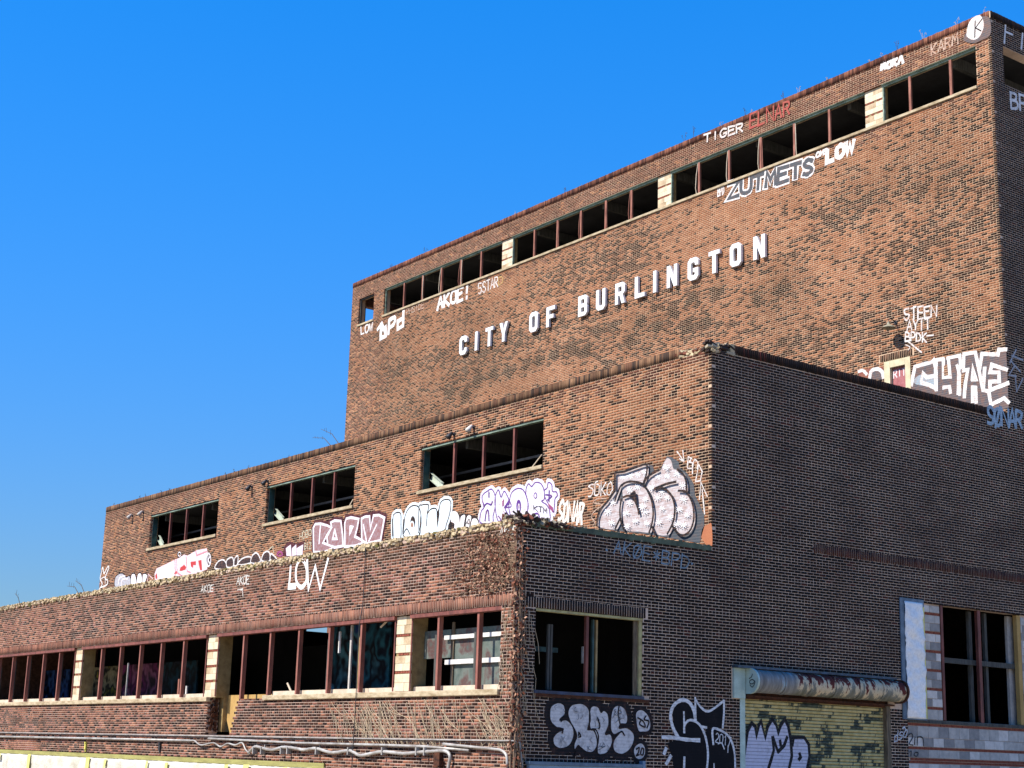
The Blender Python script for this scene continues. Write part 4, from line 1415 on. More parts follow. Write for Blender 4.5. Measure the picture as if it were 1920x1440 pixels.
p.build('white painted blob with a letter K at the top corner')
p = Paint('up')
p.text('STEEN', (1695, 600), (1757, 594), (0, -22), .055, WHT2, .08); p.text('AYIT', (1701, 620), (1744, 616), (0, -19), .05, WHT2, .08); p.text('BPDK', (1698, 640), (1738, 641), (0, -17), .05, WHT2, .08)
p.line(A8, [(620, 480), (690, 540), (770, 605)], .05, WHT2); p.line(A8, [(830, 420), (905, 412)], .05, WHT2, False); p.line(A8, [(590, 520), (640, 545), (620, 580)], .03, WHT2)
p.build('loose white scrawl of three lines beside the gooseneck lamp')
# the grey piece on the right behind the parapet
p = Paint('up')
p.fill(A8, [(655, 1010), (690, 750), (900, 700), (1060, 670), (1200, 635), (1380, 605), (1440, 612), (1640, 598), (1720, 565), (1748, 1230), (1500, 1280), (1100, 1200), (655, 1100)], GREYT, False)
LBL = mat_paint((.30, .38, .42), U_TAN, .85, .3)
p.fill(A8, [(690, 900), (780, 850), (900, 880), (935, 1020), (850, 990), (700, 960)], LBL)
for l in ([(655, 975), (672, 870), (695, 765), (800, 735), (885, 715), (905, 690), (925, 780), (930, 1020)], [(765, 930), (785, 840), (825, 885), (905, 870)], [(770, 945), (860, 975), (930, 1010)],
          [(935, 1030), (935, 690), (1015, 682)], [(1015, 682), (1015, 885), (1090, 878), (1072, 672)], [(1060, 670), (1200, 640), (1212, 780)], [(1190, 760), (1180, 1070)], [(1015, 1000), (1085, 990), (1095, 1060)],
          [(1250, 1110), (1262, 960), (1290, 800), (1240, 810), (1245, 625), (1375, 605), (1395, 700), (1460, 1030), (1525, 1040), (1550, 1190)], [(1340, 910), (1345, 760), (1385, 910), (1340, 910)], [(1345, 1160), (1345, 1000), (1380, 1000), (1385, 1170)],
          [(1425, 790), (1450, 620), (1630, 630), (1640, 575), (1722, 572)], [(1465, 1030), (1480, 780)], [(1730, 800), (1560, 745), (1540, 830), (1640, 830), (1645, 930), (1540, 935), (1540, 1030), (1745, 950)], [(1570, 1185), (1700, 1120), (1750, 1170)],
          [(1170, 750), (1210, 900), (1200, 1080)]):
    p.line(A8, l, .115, WHT, False)
for q in ([(1020, 760), (1060, 740), (1070, 860), (1025, 870)], [(1215, 860), (1260, 830), (1225, 1010), (1212, 1010)]):
    p.fill(A8, q, mat_paint((.36, .17, .09), (.06, .03, .02), .62, .8, jcol=(.55, .4, .27)), False)
p.build('large grey and white letter piece reading CHAE at the east end of the upper wall')
p = Paint('up')
p.fill(A8, [(60, 830), (140, 790), (335, 768), (345, 900), (60, 900)], mat_paint((.20, .05, .05), U_TAN, .7, .35), False)
p.fill(A8, [(190, 900), (205, 820), (270, 795), (325, 830), (335, 900)], GREYT)
p.line(A8, [(185, 890), (205, 815), (270, 790), (325, 825), (338, 890)], .12, WHT); p.line(A8, [(60, 820), (110, 808), (150, 850)], .1, WHT)
p.build('red and white arches of a piece left of the upper door')
p = Paint('up'); p.text('RIT', (1671.5, 708), (1694, 702), (0, -13), .04, mat_paint((.75, .6, .6), U_DK, .9, .1)); p.off = 0
for i, v in enumerate(p.mb.v):
    p.mb.v[i] = (v[0], v[1] + .10 - .0, v[2])
p.build('white scrawl on the pink door')

# middle tier: the big throw-up
ST = mat_paint((.56, .54, .54), (.36, .24, .21), .74, .30, streak=.10, jcol=(.33, .29, .28))
STW = mat_paint((.80, .80, .80), U_TAN, .93, .15)
p = Paint('mid')
p.fill(B6, [(515, 440), (620, 425), (760, 365), (900, 338), (990, 365), (1005, 430), (965, 505), (1080, 425), (1125, 330), (1170, 245), (1220, 250), (1320, 310), (1335, 390), (1430, 460), (1515, 600), (1530, 740), (1610, 900), (1650, 1000), (1650, 1150), (1590, 1360), (1240, 1300), (880, 1240), (500, 1200), (285, 1165), (285, 1040), (325, 920), (420, 810), (505, 700), (515, 560)], DGREY, False)
for q in ([(530, 460), (650, 445), (800, 390), (920, 355), (938, 400), (925, 500), (885, 590), (740, 565), (620, 590), (560, 720), (525, 810), (525, 680)],
          [(525, 690), (525, 812), (600, 830), (592, 1040), (530, 1180), (300, 1150), (300, 1040), (340, 930), (430, 820)],
          [(600, 640), (650, 590), (760, 575), (880, 610), (960, 720), (1008, 870), (1015, 1040), (985, 1170), (965, 1225), (800, 1212), (645, 1195), (608, 1080), (595, 930), (606, 800)],
          [(895, 600), (960, 500), (1090, 425), (1130, 335), (1175, 268), (1225, 300), (1258, 405), (1330, 420), (1400, 470), (1440, 560), (1448, 685), (1345, 690), (1430, 700), (1500, 790), (1538, 930), (1532, 1100), (1480, 1215), (1390, 1262), (1310, 1210), (1262, 1130), (1200, 1250), (1050, 1250), (1005, 1150), (1020, 950), (985, 760)]):
    p.fill(B6, q, ST)
for x, y in ((600, 510), (700, 490), (800, 480), (880, 450), (1060, 510), (1180, 500), (1310, 470), (700, 680), (800, 640), (1110, 700), (1380, 620), (480, 840), (420, 960), (700, 850), (900, 800), (1060, 780), (1180, 780), (1390, 800),
             (1120, 920), (660, 980), (900, 960), (1340, 930), (780, 1080), (930, 1110), (1080, 1100), (1230, 1030), (1450, 1000), (1320, 1120), (1400, 1130), (680, 1150), (480, 1100), (1180, 390), (1000, 650), (880, 900)):
    r = random.uniform(36, 50)
    for k in range(4):
        t = k * math.pi / 4 + random.uniform(-.12, .12)
        p.line(B6, [(x - r * math.cos(t), y - r * math.sin(t)), (x + r * math.cos(t), y + r * math.sin(t))], .019, STW, False)
for l in ([(525, 815), (560, 720), (600, 630), (680, 580), (780, 575), (880, 608), (950, 700), (1000, 830), (1018, 980), (1000, 1120), (965, 1230)], [(630, 775), (700, 755), (760, 790), (800, 860), (820, 920), (835, 990)], [(608, 800), (590, 930), (602, 1080), (645, 1195)],
          [(1030, 665), (1120, 630), (1200, 600), (1310, 575)], [(1030, 665), (1130, 655), (1210, 700), (1270, 790), (1295, 900), (1290, 1020), (1260, 1130), (1200, 1245)], [(1340, 690), (1430, 702), (1500, 790), (1538, 930), (1535, 1090), (1482, 1215), (1390, 1265), (1310, 1210), (1258, 1130)],
          [(525, 690), (430, 825), (340, 930), (300, 1040), (298, 1150)], [(525, 460), (525, 690)], [(530, 460), (640, 445), (780, 395), (920, 352), (940, 400), (925, 500), (888, 600)], [(895, 600), (960, 500), (1085, 425)], [(592, 1050), (530, 1180)], [(1003, 1150), (1045, 1250)], [(1450, 690), (1440, 560), (1400, 470), (1330, 418)]):
    p.line(B6, l, .06, BLKT)
p.fill(B6, [(720, 745), (770, 695), (797, 720), (808, 850), (780, 790)], BLKT)
p.build('big silver star filled throw-up with black outline beside the middle corner')
p = Paint('mid')
ORG = mat_paint((.40, .15, .07), (.35, .12, .06), .8, .3)
p.fill(B6, [(1630, 1170), (1700, 1120), (1745, 1125), (1745, 1420), (1620, 1300)], ORG); p.build('orange patch at the foot of the middle corner')
p = Paint('mid')
p.text('SOKO', (1103, 931), (1148, 928), (1, -25), .035, WHT2, .12)
p.line(B6, [(390, 790), (280, 790), (230, 840), (340, 870), (250, 940), (200, 1020), (240, 1080), (230, 1130)], .03, THIN); p.build('thin white scribble tag left of the silver throw-up')
p = Paint('mid')
for l in ([(1300, 180), (1390, 310), (1375, 165)], [(1330, 275), (1390, 310)], [(1435, 390), (1445, 250), (1485, 270), (1460, 320), (1510, 330), (1500, 400), (1440, 400)], [(1500, 470), (1500, 350), (1530, 280), (1570, 320), (1560, 400)], [(1540, 570), (1580, 350), (1625, 440), (1600, 560), (1540, 570)],
          [(1590, 800), (1608, 580), (1690, 760)], [(1625, 670), (1640, 830), (1655, 985)]):
    p.line(B6, l, .035, WHT2, False)
p.build('thin white letters and arrows running down beside the middle corner')
# purple outlined piece
LAV = mat_paint((.70, .68, .76), U_TAN, .88, .25); PUR = mat_paint((.10, .035, .22), U_TAN, .93, .15); PKD = mat_paint((.28, .06, .16), U_TAN, .9, .2)
p = Paint('mid')
shp = [[(330, 800), (340, 640), (390, 560), (360, 480), (362, 390), (430, 330), (500, 300), (550, 400), (550, 560), (520, 700), (505, 800)],
       [(550, 420), (600, 310), (640, 420), (690, 330), (760, 460), (790, 560), (700, 590), (800, 790), (620, 800), (560, 640)],
       [(770, 460), (800, 350), (880, 290), (960, 300), (1010, 380), (1040, 480), (1040, 600), (1010, 790), (830, 790), (760, 600)],
       [(1010, 340), (1050, 220), (1100, 260), (1150, 200), (1230, 210), (1280, 300), (1290, 440), (1250, 480), (1330, 540), (1370, 640), (1340, 800), (1010, 800), (1050, 560)],
       [(1290, 320), (1330, 280), (1350, 200), (1400, 230), (1410, 330), (1470, 340), (1482, 400), (1450, 440), (1440, 560), (1420, 640), (1340, 500), (1300, 420)]]
for q in shp:
    p.line(B7, q, .22, LAV, True, True)
for q in shp:
    p.fill(B7, q, LAV)
for q in shp:
    p.line(B7, q, .035, PUR, True, True)
p.fill(B7, ell(905, 555, 36, 100), PUR); p.fill(B7, ell(908, 575, 16, 62), LAV); p.fill(B7, ell(908, 570, 6, 26), PUR)
p.fill(B7, ell(1157, 395, 26, 48), PUR); p.fill(B7, ell(1157, 397, 16, 32), LAV)
for q in ([(680, 580), (760, 450), (770, 510), (720, 560)], [(660, 610), (720, 680), (780, 715), (720, 710)], [(360, 470), (380, 500), (400, 560), (375, 550)], [(1340, 500), (1420, 570), (1425, 645), (1370, 590)], [(660, 480), (685, 440), (680, 540), (660, 560)]):
    p.fill(B7, q, PKD if q[0][0] in (1340, 660) else PUR, False)
for l in ([(400, 770), (420, 640), (450, 620), (460, 770)], [(380, 560), (430, 510), (490, 530), (510, 480)], [(1310, 380), (1400, 400), (1340, 460)], [(1365, 320), (1360, 480)], [(1120, 740), (1150, 670), (1200, 670), (1220, 740)], [(600, 700), (640, 760), (600, 790)], [(460, 340), (460, 420)]):
    p.line(B7, l, .04, PUR)
p.text('KTM', (1002, 957), (1026, 962), (0, -9), .022, BLKT, .1)
p.build('lavender white bubble piece with purple outline above the lower corner')
p = Paint('mid'); p.text('SONAR', (1046, 977), (1092, 981), (4, -36), .085, mat_paint((.78, .72, .62), U_TAN, .9, .25), .10); p.build('spiky cream tag between the purple piece and the silver throw-up')
# pale blue LOW
ICE = mat_paint((.66, .74, .76), U_TAN, .95, .12)
p = Paint('mid')
shp = [[(330, 960), (325, 620), (350, 555), (400, 530), (450, 555), (455, 700), (445, 960)], [(490, 900), (512, 640), (560, 500), (630, 428), (700, 420), (750, 455), (780, 560), (785, 700), (755, 900), (600, 930)],
       [(750, 460), (800, 410), (870, 400), (908, 420), (890, 545), (930, 490), (980, 465), (1035, 480), (1060, 600), (1090, 420), (1120, 350), (1180, 320), (1250, 330), (1272, 400), (1250, 560), (1200, 720), (1150, 830), (880, 890), (760, 900)]]
for q in shp: p.line(B8, q, .20, ICE, True, True)
for q in shp: p.fill(B8, q, ICE)
for q in shp: p.line(B8, q, .038, BLKT, True, True)
p.fill(B8, ell(650, 690, 40, 98), BLKT); p.fill(B8, ell(640, 735, 33, 66), ICE); p.fill(B8, ell(638, 738, 18, 42), mat_paint((.30, .15, .09), U_TAN, .9, .3))
p.fill(B8, [(1040, 540), (1075, 470), (1085, 560), (1050, 790)], BLKT, False); p.fill(B8, [(325, 620), (335, 920), (312, 920), (312, 640)], BLKT, False); p.fill(B8, [(495, 640), (520, 640), (500, 850), (480, 860)], BLKT, False)
p.line(B8, [(890, 520), (872, 750)], .035, BLKT); p.line(B8, [(490, 890), (550, 800), (605, 890)], .035, BLKT); p.line(B8, [(780, 600), (770, 760), (745, 860)], .035, BLKT)
p.build('ice blue bubble letters reading LOW')
p = Paint('mid')
p.fill(B8, [(1190, 800), (1240, 500), (1320, 485), (1400, 560), (1480, 545), (1600, 570), (1690, 600), (1740, 700), (1740, 800)], BLKT)
for q in ([(1270, 660), (1260, 560), (1310, 510), (1370, 530), (1408, 620), (1408, 800), (1330, 800), (1330, 715), (1285, 690)], [(1420, 790), (1430, 620), (1480, 570), (1505, 590), (1490, 690), (1470, 790)], [(1515, 790), (1530, 620), (1570, 575), (1605, 610), (1580, 720), (1560, 790)], [(1600, 790), (1620, 650), (1680, 630), (1720, 690), (1720, 790)]):
    p.fill(B8, q, mat_paint((.74, .70, .68), U_TAN, .93, .15))
p.line(B8, [(1520, 720), (1570, 640), (1570, 720), (1530, 690)], .03, BLKT)
p.build('small white rounded throw-up with black shadow between LOW and the purple piece')
# grey KARM
GP = mat_paint((.36, .30, .32), (.26, .10, .09), .60, .28, jcol=(.22, .17, .16)); PKW = mat_paint((.76, .70, .72), U_TAN, .95, .12); MAR = mat_paint((.055, .012, .022), U_TAN, .92, .2)
p = Paint('mid')
shp = [[(470, 790), (465, 480), (490, 430), (560, 425), (650, 450), (700, 480), (640, 570), (590, 670), (640, 690), (720, 730), (600, 790)], [(650, 680), (640, 600), (700, 470), (690, 410), (740, 385), (820, 390), (840, 560), (850, 710), (740, 730), (640, 690)],
       [(870, 720), (870, 420), (890, 360), (950, 345), (1050, 365), (1030, 480), (1000, 590), (1060, 620), (1120, 660), (1000, 710)], [(1090, 640), (1085, 360), (1130, 335), (1190, 330), (1200, 490), (1240, 320), (1310, 315), (1380, 350), (1330, 640), (1150, 680)]]
for q in shp: p.line(B5, q, .26, MAR, False, True)
for q in shp: p.fill(B5, q, GP, False)
for q in shp + [[(740, 500), (715, 620), (770, 620)], [(940, 460), (972, 470), (935, 560)]]: p.line(B5, q, .085, PKW, False, True)
for l in ([(560, 430), (540, 680)], [(1150, 650), (1110, 440)], [(1180, 650), (1280, 440)]): p.line(B5, l, .07, PKW, False)
p.build('grey pink block letters reading KARM with pale outline')
p = Paint('mid')
p.fill(B5, [(85, 840), (85, 740), (130, 670), (190, 660), (240, 680), (350, 655), (345, 760), (200, 840)], MAR)
for q in ([(120, 840), (110, 740), (175, 690), (185, 840)], [(190, 840), (190, 740), (245, 690), (250, 830)], [(255, 830), (250, 740), (335, 690), (325, 830)]): p.fill(B5, q, mat_paint((.72, .62, .68), U_TAN, .9, .2), False)
p.build('small maroon and white zigzag throw-up beside the grey letters')
p = Paint('mid'); LGR = mat_paint((.52, .50, .36), U_TAN, .8, .3); p.text('HOBO', (562, 1013), (584, 1004), (0, -13), .035, LGR, .1); p.text('BIZ', (571, 1030), (584, 1028), (0, -11), .035, LGR, .1); p.build('small pale green scribble left of the grey letters')
# pink piece
PNK = mat_paint((.76, .58, .60), U_TAN, .92, .2); RDF = mat_paint((.48, .045, .05), U_TAN, .93, .15); PNW = mat_paint((.78, .73, .74), U_TAN, .95, .12)
p = Paint('mid')
p.fill(B4, [(75, 760), (68, 660), (95, 590), (240, 520), (350, 465), (380, 455), (450, 408), (490, 425), (610, 355), (740, 330), (755, 400), (745, 600), (500, 700), (320, 760)], PNK, False)
for q in ([(110, 720), (110, 610), (230, 550), (325, 500), (325, 720)], [(360, 600), (360, 480), (450, 430), (475, 490), (400, 560)], [(490, 620), (490, 470), (590, 380), (590, 470), (530, 500), (540, 620)], [(610, 460), (740, 380), (735, 440), (725, 600), (690, 600), (680, 480)]): p.fill(B4, q, PNW, False)
for q in ([(390, 620), (400, 580), (450, 540), (475, 570), (470, 600), (420, 620)], [(530, 505), (600, 495), (600, 545), (565, 545), (565, 585), (535, 560)], [(630, 490), (672, 478), (680, 610), (655, 610)], [(318, 650), (360, 615), (365, 650), (330, 665)], [(78, 680), (100, 650), (105, 720), (85, 720)]): p.fill(B4, q, RDF, False)
for l in ([(330, 480), (335, 720)], [(355, 470), (360, 640), (440, 700)], [(475, 440), (490, 620), (530, 640)], [(600, 370), (610, 420), (740, 370)]): p.line(B4, l, .05, mat_paint((.62, .25, .30), U_TAN, .9, .2), False)
p.fill(B4, ell(762, 478, 36, 92), PNW); p.fill(B4, ell(764, 478, 25, 72), BLKT); p.line(B4, [(758, 410), (756, 545)], .05, PNW, False); p.line(B4, [(785, 430), (760, 480), (785, 530)], .05, PNW, False)
p.line(B4, ell(385, 410, 20, 28), .05, BLKT, True, True); p.line(B4, ell(392, 406, 18, 26), .035, PNW, True, True)
p.build('pink and white piece with red blocks under the west window')
p = Paint('mid')
BRN = mat_paint((.035, .026, .028), U_TAN, .92, .2)
for q in ([(850, 590), (870, 520), (920, 480), (970, 490), (1000, 590)], [(1000, 570), (1000, 480), (1072, 450), (1080, 560)], [(1090, 550), (1100, 460), (1142, 430), (1132, 540)], [(1140, 540), (1200, 460), (1300, 440), (1300, 520)], [(1310, 520), (1330, 420), (1390, 393), (1430, 500)], [(1450, 490), (1470, 400), (1520, 368), (1552, 400), (1550, 490)], [(1560, 480), (1570, 400), (1640, 470)]):
    p.fill(B4, q, BRN); p.line(B4, q, .055, WHT, True, True)
p.line(B4, [(1540, 350), (1590, 300), (1605, 390)], .04, LGR, False)
p.line(B4, ell(1680, 400, 36, 30), .05, PKD, True, True); p.line(B4, [(1640, 420), (1690, 380), (1720, 420)], .05, PKD)
p.build('row of black arches with white outline along the lower parapet')
p = Paint('mid')
SLV = mat_paint((.42, .44, .48), U_TAN, .85, .2)
for q, mt in (([(285, 1330), (275, 1230), (310, 1180), (360, 1168), (400, 1210), (440, 1200), (455, 1320)], SLV), ([(460, 1310), (460, 1190), (500, 1180), (520, 1300)], PNW), ([(525, 1300), (530, 1185), (570, 1172), (580, 1290)], PNW), ([(585, 1290), (590, 1180), (640, 1190), (610, 1280)], PNW)):
    p.fill(B1, q, mt); p.line(B1, q, .05, BLKT, True, True)
for l in ([(310, 1300), (330, 1220), (390, 1200)], [(345, 1310), (360, 1240), (420, 1230)]): p.line(B1, l, .06, PNW)
p.line(B1, [(640, 1270), (650, 1180), (700, 1230)], .05, mat_paint((.7, .5, .5), U_TAN, .8, .2), False)
p.build('silver and white throw-up near the west corner of the middle wall')
p = Paint('mid'); q = [(100, 1345), (130, 1290), (108, 1230), (120, 1170), (138, 1105), (152, 1170), (190, 1100), (205, 1110), (165, 1220), (192, 1250), (182, 1300), (120, 1325)]
p.line(B1, q, .07, WHT, True); p.line(B1, [(120, 1230), (160, 1215), (165, 1280)], .05, WHT); p.build('white outline of a hand at the west corner of the middle wall')

# lower tier
LW = mat_paint((.80, .79, .77), U_DK, .97, .10)
p = Paint('low')
p.line(B5, [(175, 945), (165, 1100), (150, 1240), (235, 1235)], .085, LW, False); p.line(B5, ell(310, 1072, 72, 178), .085, LW, True, True)
p.line(B5, [(385, 895), (392, 1080), (402, 1275), (490, 970), (552, 1265), (655, 875)], .08, LW, False)
p.line(B5, [(150, 1235), (230, 1228)], .15, LW, False); p.line(B5, [(250, 1190), (310, 1240), (365, 1190)], .11, LW)
p.build('tall white tag reading LOW on the lower wall')
LW2 = mat_paint((.60, .58, .52), U_DK, .85, .2)
p = Paint('low'); p.text('AKOE', (377, 1111), (400, 1109), (1, -13), .03, LW2, .1); p.build('small white tag reading AKOE, the western one')
p = Paint('low'); p.text('AKOE', (444, 1097), (467, 1094), (1, -15), .035, LW2, .1); p.line_uz([uz('low', 452, 1108), uz('low', 455, 1104), uz('low', 456, 1118)], .03, LW2, False); p.line_uz([uz('low', 446, 1106), uz('low', 456, 1104)], .03, LW2, False); p.build('small white tag reading AKOE left of the tall tag')
p = Paint('low'); p.text('AKOE', (936, 1006), (969, 1003), (2, -16), .03, LW2, .06)
for l in ([(680, 1050), (705, 1100)], [(660, 1140), (735, 1100), (690, 1095)]): p.line(B7, l, .035, LW2, False)
p.build('white tag reading AKOE with an arrow near the lower corner')

# east wall
p = Paint('east'); p.text('FT', (1883, 80), (1924, 96), (3, -38), .075, WHTD, .03); p.build('white letters at the top of the shaded upper wall')
p = Paint('east'); p.text('BP', (1896, 203), (1926, 209), (-2, -30), .085, WHTD, .03); p.build('white letters BP below the shaded upper window')
p = Paint('east')
for l in ([(1760, 720), (1830, 575)], [(1780, 640), (1905, 690)], [(1770, 700), (1875, 820)], [(1812, 760), (1748, 860), (1830, 872)], [(1820, 860), (1835, 1045), (1905, 900)]): p.line(A8, l, .06, mat_paint((.36, .38, .42), U_BK, .85, .3), False)
p.build('grey zigzag arrows on the shaded upper wall')
p = Paint('east'); p.off = .021; p.text('SQNAR', (1850, 795), (1916, 803), (0, -32), .10, mat_paint((.34, .46, .56), U_BK, .88, .3), .05, .12); p.build('pale blue tag reading SONAR at the top of the shaded wall')
p = Paint('east'); p.text('AKQE*BPD', (1150, 1037), (1290, 1068), (3, -25), .034, PBLUE, .05); p.line_uz([uz('east', 1136, 1031), uz('east', 1138, 1032)], .05, PBLUE, False); p.line_uz([uz('east', 1296, 1057), uz('east', 1298, 1057)], .05, PBLUE, False); p.build('thin blue tag reading AKOE BPD under the lower parapet')
# silver bubble letters
p = Paint('east')
shp = [[(145, 640), (160, 610), (195, 597), (225, 615), (228, 660), (200, 692), (238, 692), (270, 728), (275, 780), (252, 830), (205, 848), (170, 830), (163, 790), (185, 760), (218, 742), (185, 735), (150, 700)],
       [(243, 650), (265, 610), (320, 603), (355, 632), (364, 690), (352, 742), (390, 742), (408, 780), (402, 830), (380, 865), (345, 866), (312, 842), (298, 832), (280, 855), (276, 825), (290, 770), (255, 700)],
       [(362, 640), (380, 615), (408, 622), (422, 650), (437, 640), (460, 660), (464, 720), (446, 768), (474, 768), (484, 810), (462, 862), (430, 880), (403, 870), (402, 800), (385, 750), (362, 735)],
       [(476, 670), (490, 625), (520, 612), (552, 632), (566, 675), (560, 712), (530, 715), (522, 736), (560, 733), (596, 760), (602, 800), (580, 850), (540, 878), (500, 868), (487, 840), (492, 800), (520, 762), (492, 772), (474, 740)],
       [(608, 670), (620, 640), (650, 638), (680, 670), (692, 720), (680, 753), (650, 758), (622, 750)], [(597, 860), (610, 828), (640, 815), (661, 840), (661, 880), (640, 906), (610, 900)]]
for q in shp: p.line(C5, q, .26 if q[0][0] < 590 else .15, BLK, True, True)
for q in shp: p.fill(C5, q, SILVD)
for q in shp: p.line(C5, q, .034, BLK, True, True)
for l in ([(225, 615), (232, 670), (205, 700)], [(190, 735), (215, 742), (212, 762)], [(300, 775), (302, 760), (312, 780), (300, 785)], [(350, 745), (360, 700)], [(402, 680), (415, 720), (410, 740)], [(520, 762), (535, 755), (548, 775)], [(520, 612), (515, 660), (525, 715)],
          [(620, 680), (650, 700), (660, 730), (630, 715), (640, 690)], [(665, 670), (655, 690), (680, 700), (670, 735)], [(612, 850), (628, 842), (622, 870), (612, 885), (628, 880)], [(642, 845), (635, 875), (648, 880), (652, 850), (642, 845)]):
    p.line(C5, l, .035, BLK)
HAIR = mat_paint((.10, .10, .11), U_BK, .9, .2)
for k in range(34):
    cx, cy = random.choice([(190, 640), (220, 790), (300, 650), (350, 810), (410, 700), (440, 820), (540, 810), (520, 660)])
    cx += random.uniform(-26, 26); cy += random.uniform(-30, 30)
    p.line(C5, [(cx, cy), (cx + random.uniform(-14, 14), cy + random.uniform(6, 22)), (cx + random.uniform(-18, 18), cy + random.uniform(18, 34))], .009, HAIR)
p.build('silver bubble letters SAYS with thick black outline under the shaded window')
# black and white piece beside the shutter
p = Paint('east')
BK2 = mat_paint((.006, .006, .008), U_BK, .97, .06)
for q in ([(185, 500), (200, 410), (250, 370), (320, 385), (365, 450), (385, 540), (420, 600), (470, 700), (492, 800), (480, 1010), (205, 1010), (180, 860), (140, 740), (240, 712), (200, 640)], [(385, 400), (470, 470), (530, 455), (622, 380), (625, 480), (612, 610), (520, 612), (440, 605), (385, 545)], [(480, 610), (600, 625), (660, 670), (700, 740), (722, 850), (717, 1010), (470, 1010), (490, 800), (450, 700)]):
    p.fill(C6, q, BK2, False)
for l, wd in (([(232, 692), (185, 600), (168, 500), (195, 420), (260, 375), (320, 390), (360, 450), (378, 540)], .085), ([(377, 355), (380, 545)], .06), ([(377, 365), (420, 430), (475, 470), (530, 450), (620, 380)], .055), ([(622, 380), (620, 500), (610, 610)], .055), ([(283, 650), (285, 590), (320, 548), (370, 552), (420, 592), (458, 670), (480, 770), (484, 870), (470, 1000)], .06),
              ([(280, 475), (284, 650)], .05), ([(98, 690), (200, 694), (300, 710), (412, 716)], .085), ([(425, 600), (472, 608)], .06), ([(530, 750), (525, 622), (590, 632), (650, 672), (690, 740), (712, 840), (716, 1000)], .055), ([(284, 860), (280, 1000)], .06), ([(535, 915), (538, 1000)], .04), ([(128, 785), (112, 830)], .085), ([(168, 850), (130, 915)], .09)):
    p.line(C6, l, wd, WHTD)
p.text('2017', (1341, 1391), (1369, 1399), (1, -17), .022, WHTD, .05)
p.line(C6, [(570, 745), (600, 740), (622, 790)], .03, WHTD); p.line(C6, [(655, 760), (652, 820)], .025, WHTD)
p.build('black and white piece marked 2017 between the window and the shutter')
p = Paint('east')
DS = mat_paint((.55, .58, .62), U_BK, .9, .3)
p.text('dso', (1676, 1391), (1700, 1380), (2, -17), .03, DS, .08); p.line(C8, [(90, 745), (100, 735), (105, 750)], .04, DS, False)
p.build('small white tag between the shutter and the block infill')
p = Paint('east'); p.off = -.022
BKB = mat_paint((.03, .03, .033), (.4, .4, .4), .95, .1, course=.2)
for l in ([(125, 780), (140, 770), (148, 790), (130, 825), (150, 832)], [(160, 790), (158, 830)], [(172, 832), (175, 790), (200, 795), (205, 835)], [(140, 865), (138, 890)], [(160, 870), (155, 885), (170, 890), (175, 872), (160, 870)], [(130, 868), (140, 862)]): p.line(C8, l, .03, BKB)
p.build('black scrawl on the concrete blocks', INF)
# shutter throw-up, on the slats
p = Paint('east')
LAVS = mat_paint((.55, .55, .66), (.25, .24, .24), .92, .55, course=SLAT, jcol=(.10, .10, .13)); BKS = mat_paint((.012, .012, .016), (.1, .1, .08), .95, .2, course=SLAT)  # dark joint bands imitate corrugation shading on this flat overlay
q = [(800, 1010), (828, 780), (850, 640), (885, 570), (915, 600), (925, 690), (945, 590), (965, 555), (1000, 700), (1020, 600), (1060, 540), (1095, 590), (1110, 660), (1130, 590), (1165, 540), (1195, 600), (1212, 690), (1278, 690), (1330, 692), (1368, 750), (1376, 850), (1345, 1010)]
sh = lambda cr, pl: pl
p.fill(C6, q, LAVS, False)
for l in (q, [(1060, 690), (1072, 800), (1050, 880), (1010, 1010)], [(1065, 690), (1095, 780), (1108, 815)], [(1108, 815), (1160, 760), (1185, 690)], [(1215, 700), (1225, 850), (1190, 1010)], [(1125, 720), (1130, 760)], [(1240, 700), (1230, 760)], [(1290, 830), (1300, 860), (1285, 880)]):
    p.line(C6, l, .085, BKS, False)
p.line(C6, [(790, 500), (810, 560), (835, 500)], .02, BKS, False); p.line(C6, [(780, 700), (800, 620), (820, 600), (790, 800)], .02, BKS, False)
p.mb.v = [(XE - .098 + (x - XE), y, z) for x, y, z in p.mb.v]
p.build('lavender flame shaped throw-up sprayed on the slats', RS)
p = Paint('east')
for l in ([(745, 180), (765, 170), (775, 145)], ell(770, 210, 22, 18), [(752, 235), (775, 255), (800, 215), (775, 190)]): p.line(C6, l, .02, BKS)
V0 = p.mb.v
ctr = Vector((XE + .24, 25.33, HZ - .02))
um = sum(v[1] for v in V0) / len(V0); zm_ = sum(v[2] for v in V0) / len(V0)
p.mb.v = [(ctr.x + (v[1] - um) * .9, ctr.y - .0, ctr.z + (v[2] - zm_)) for v in V0]
p.build('black squiggle on the mint end plate', RS)

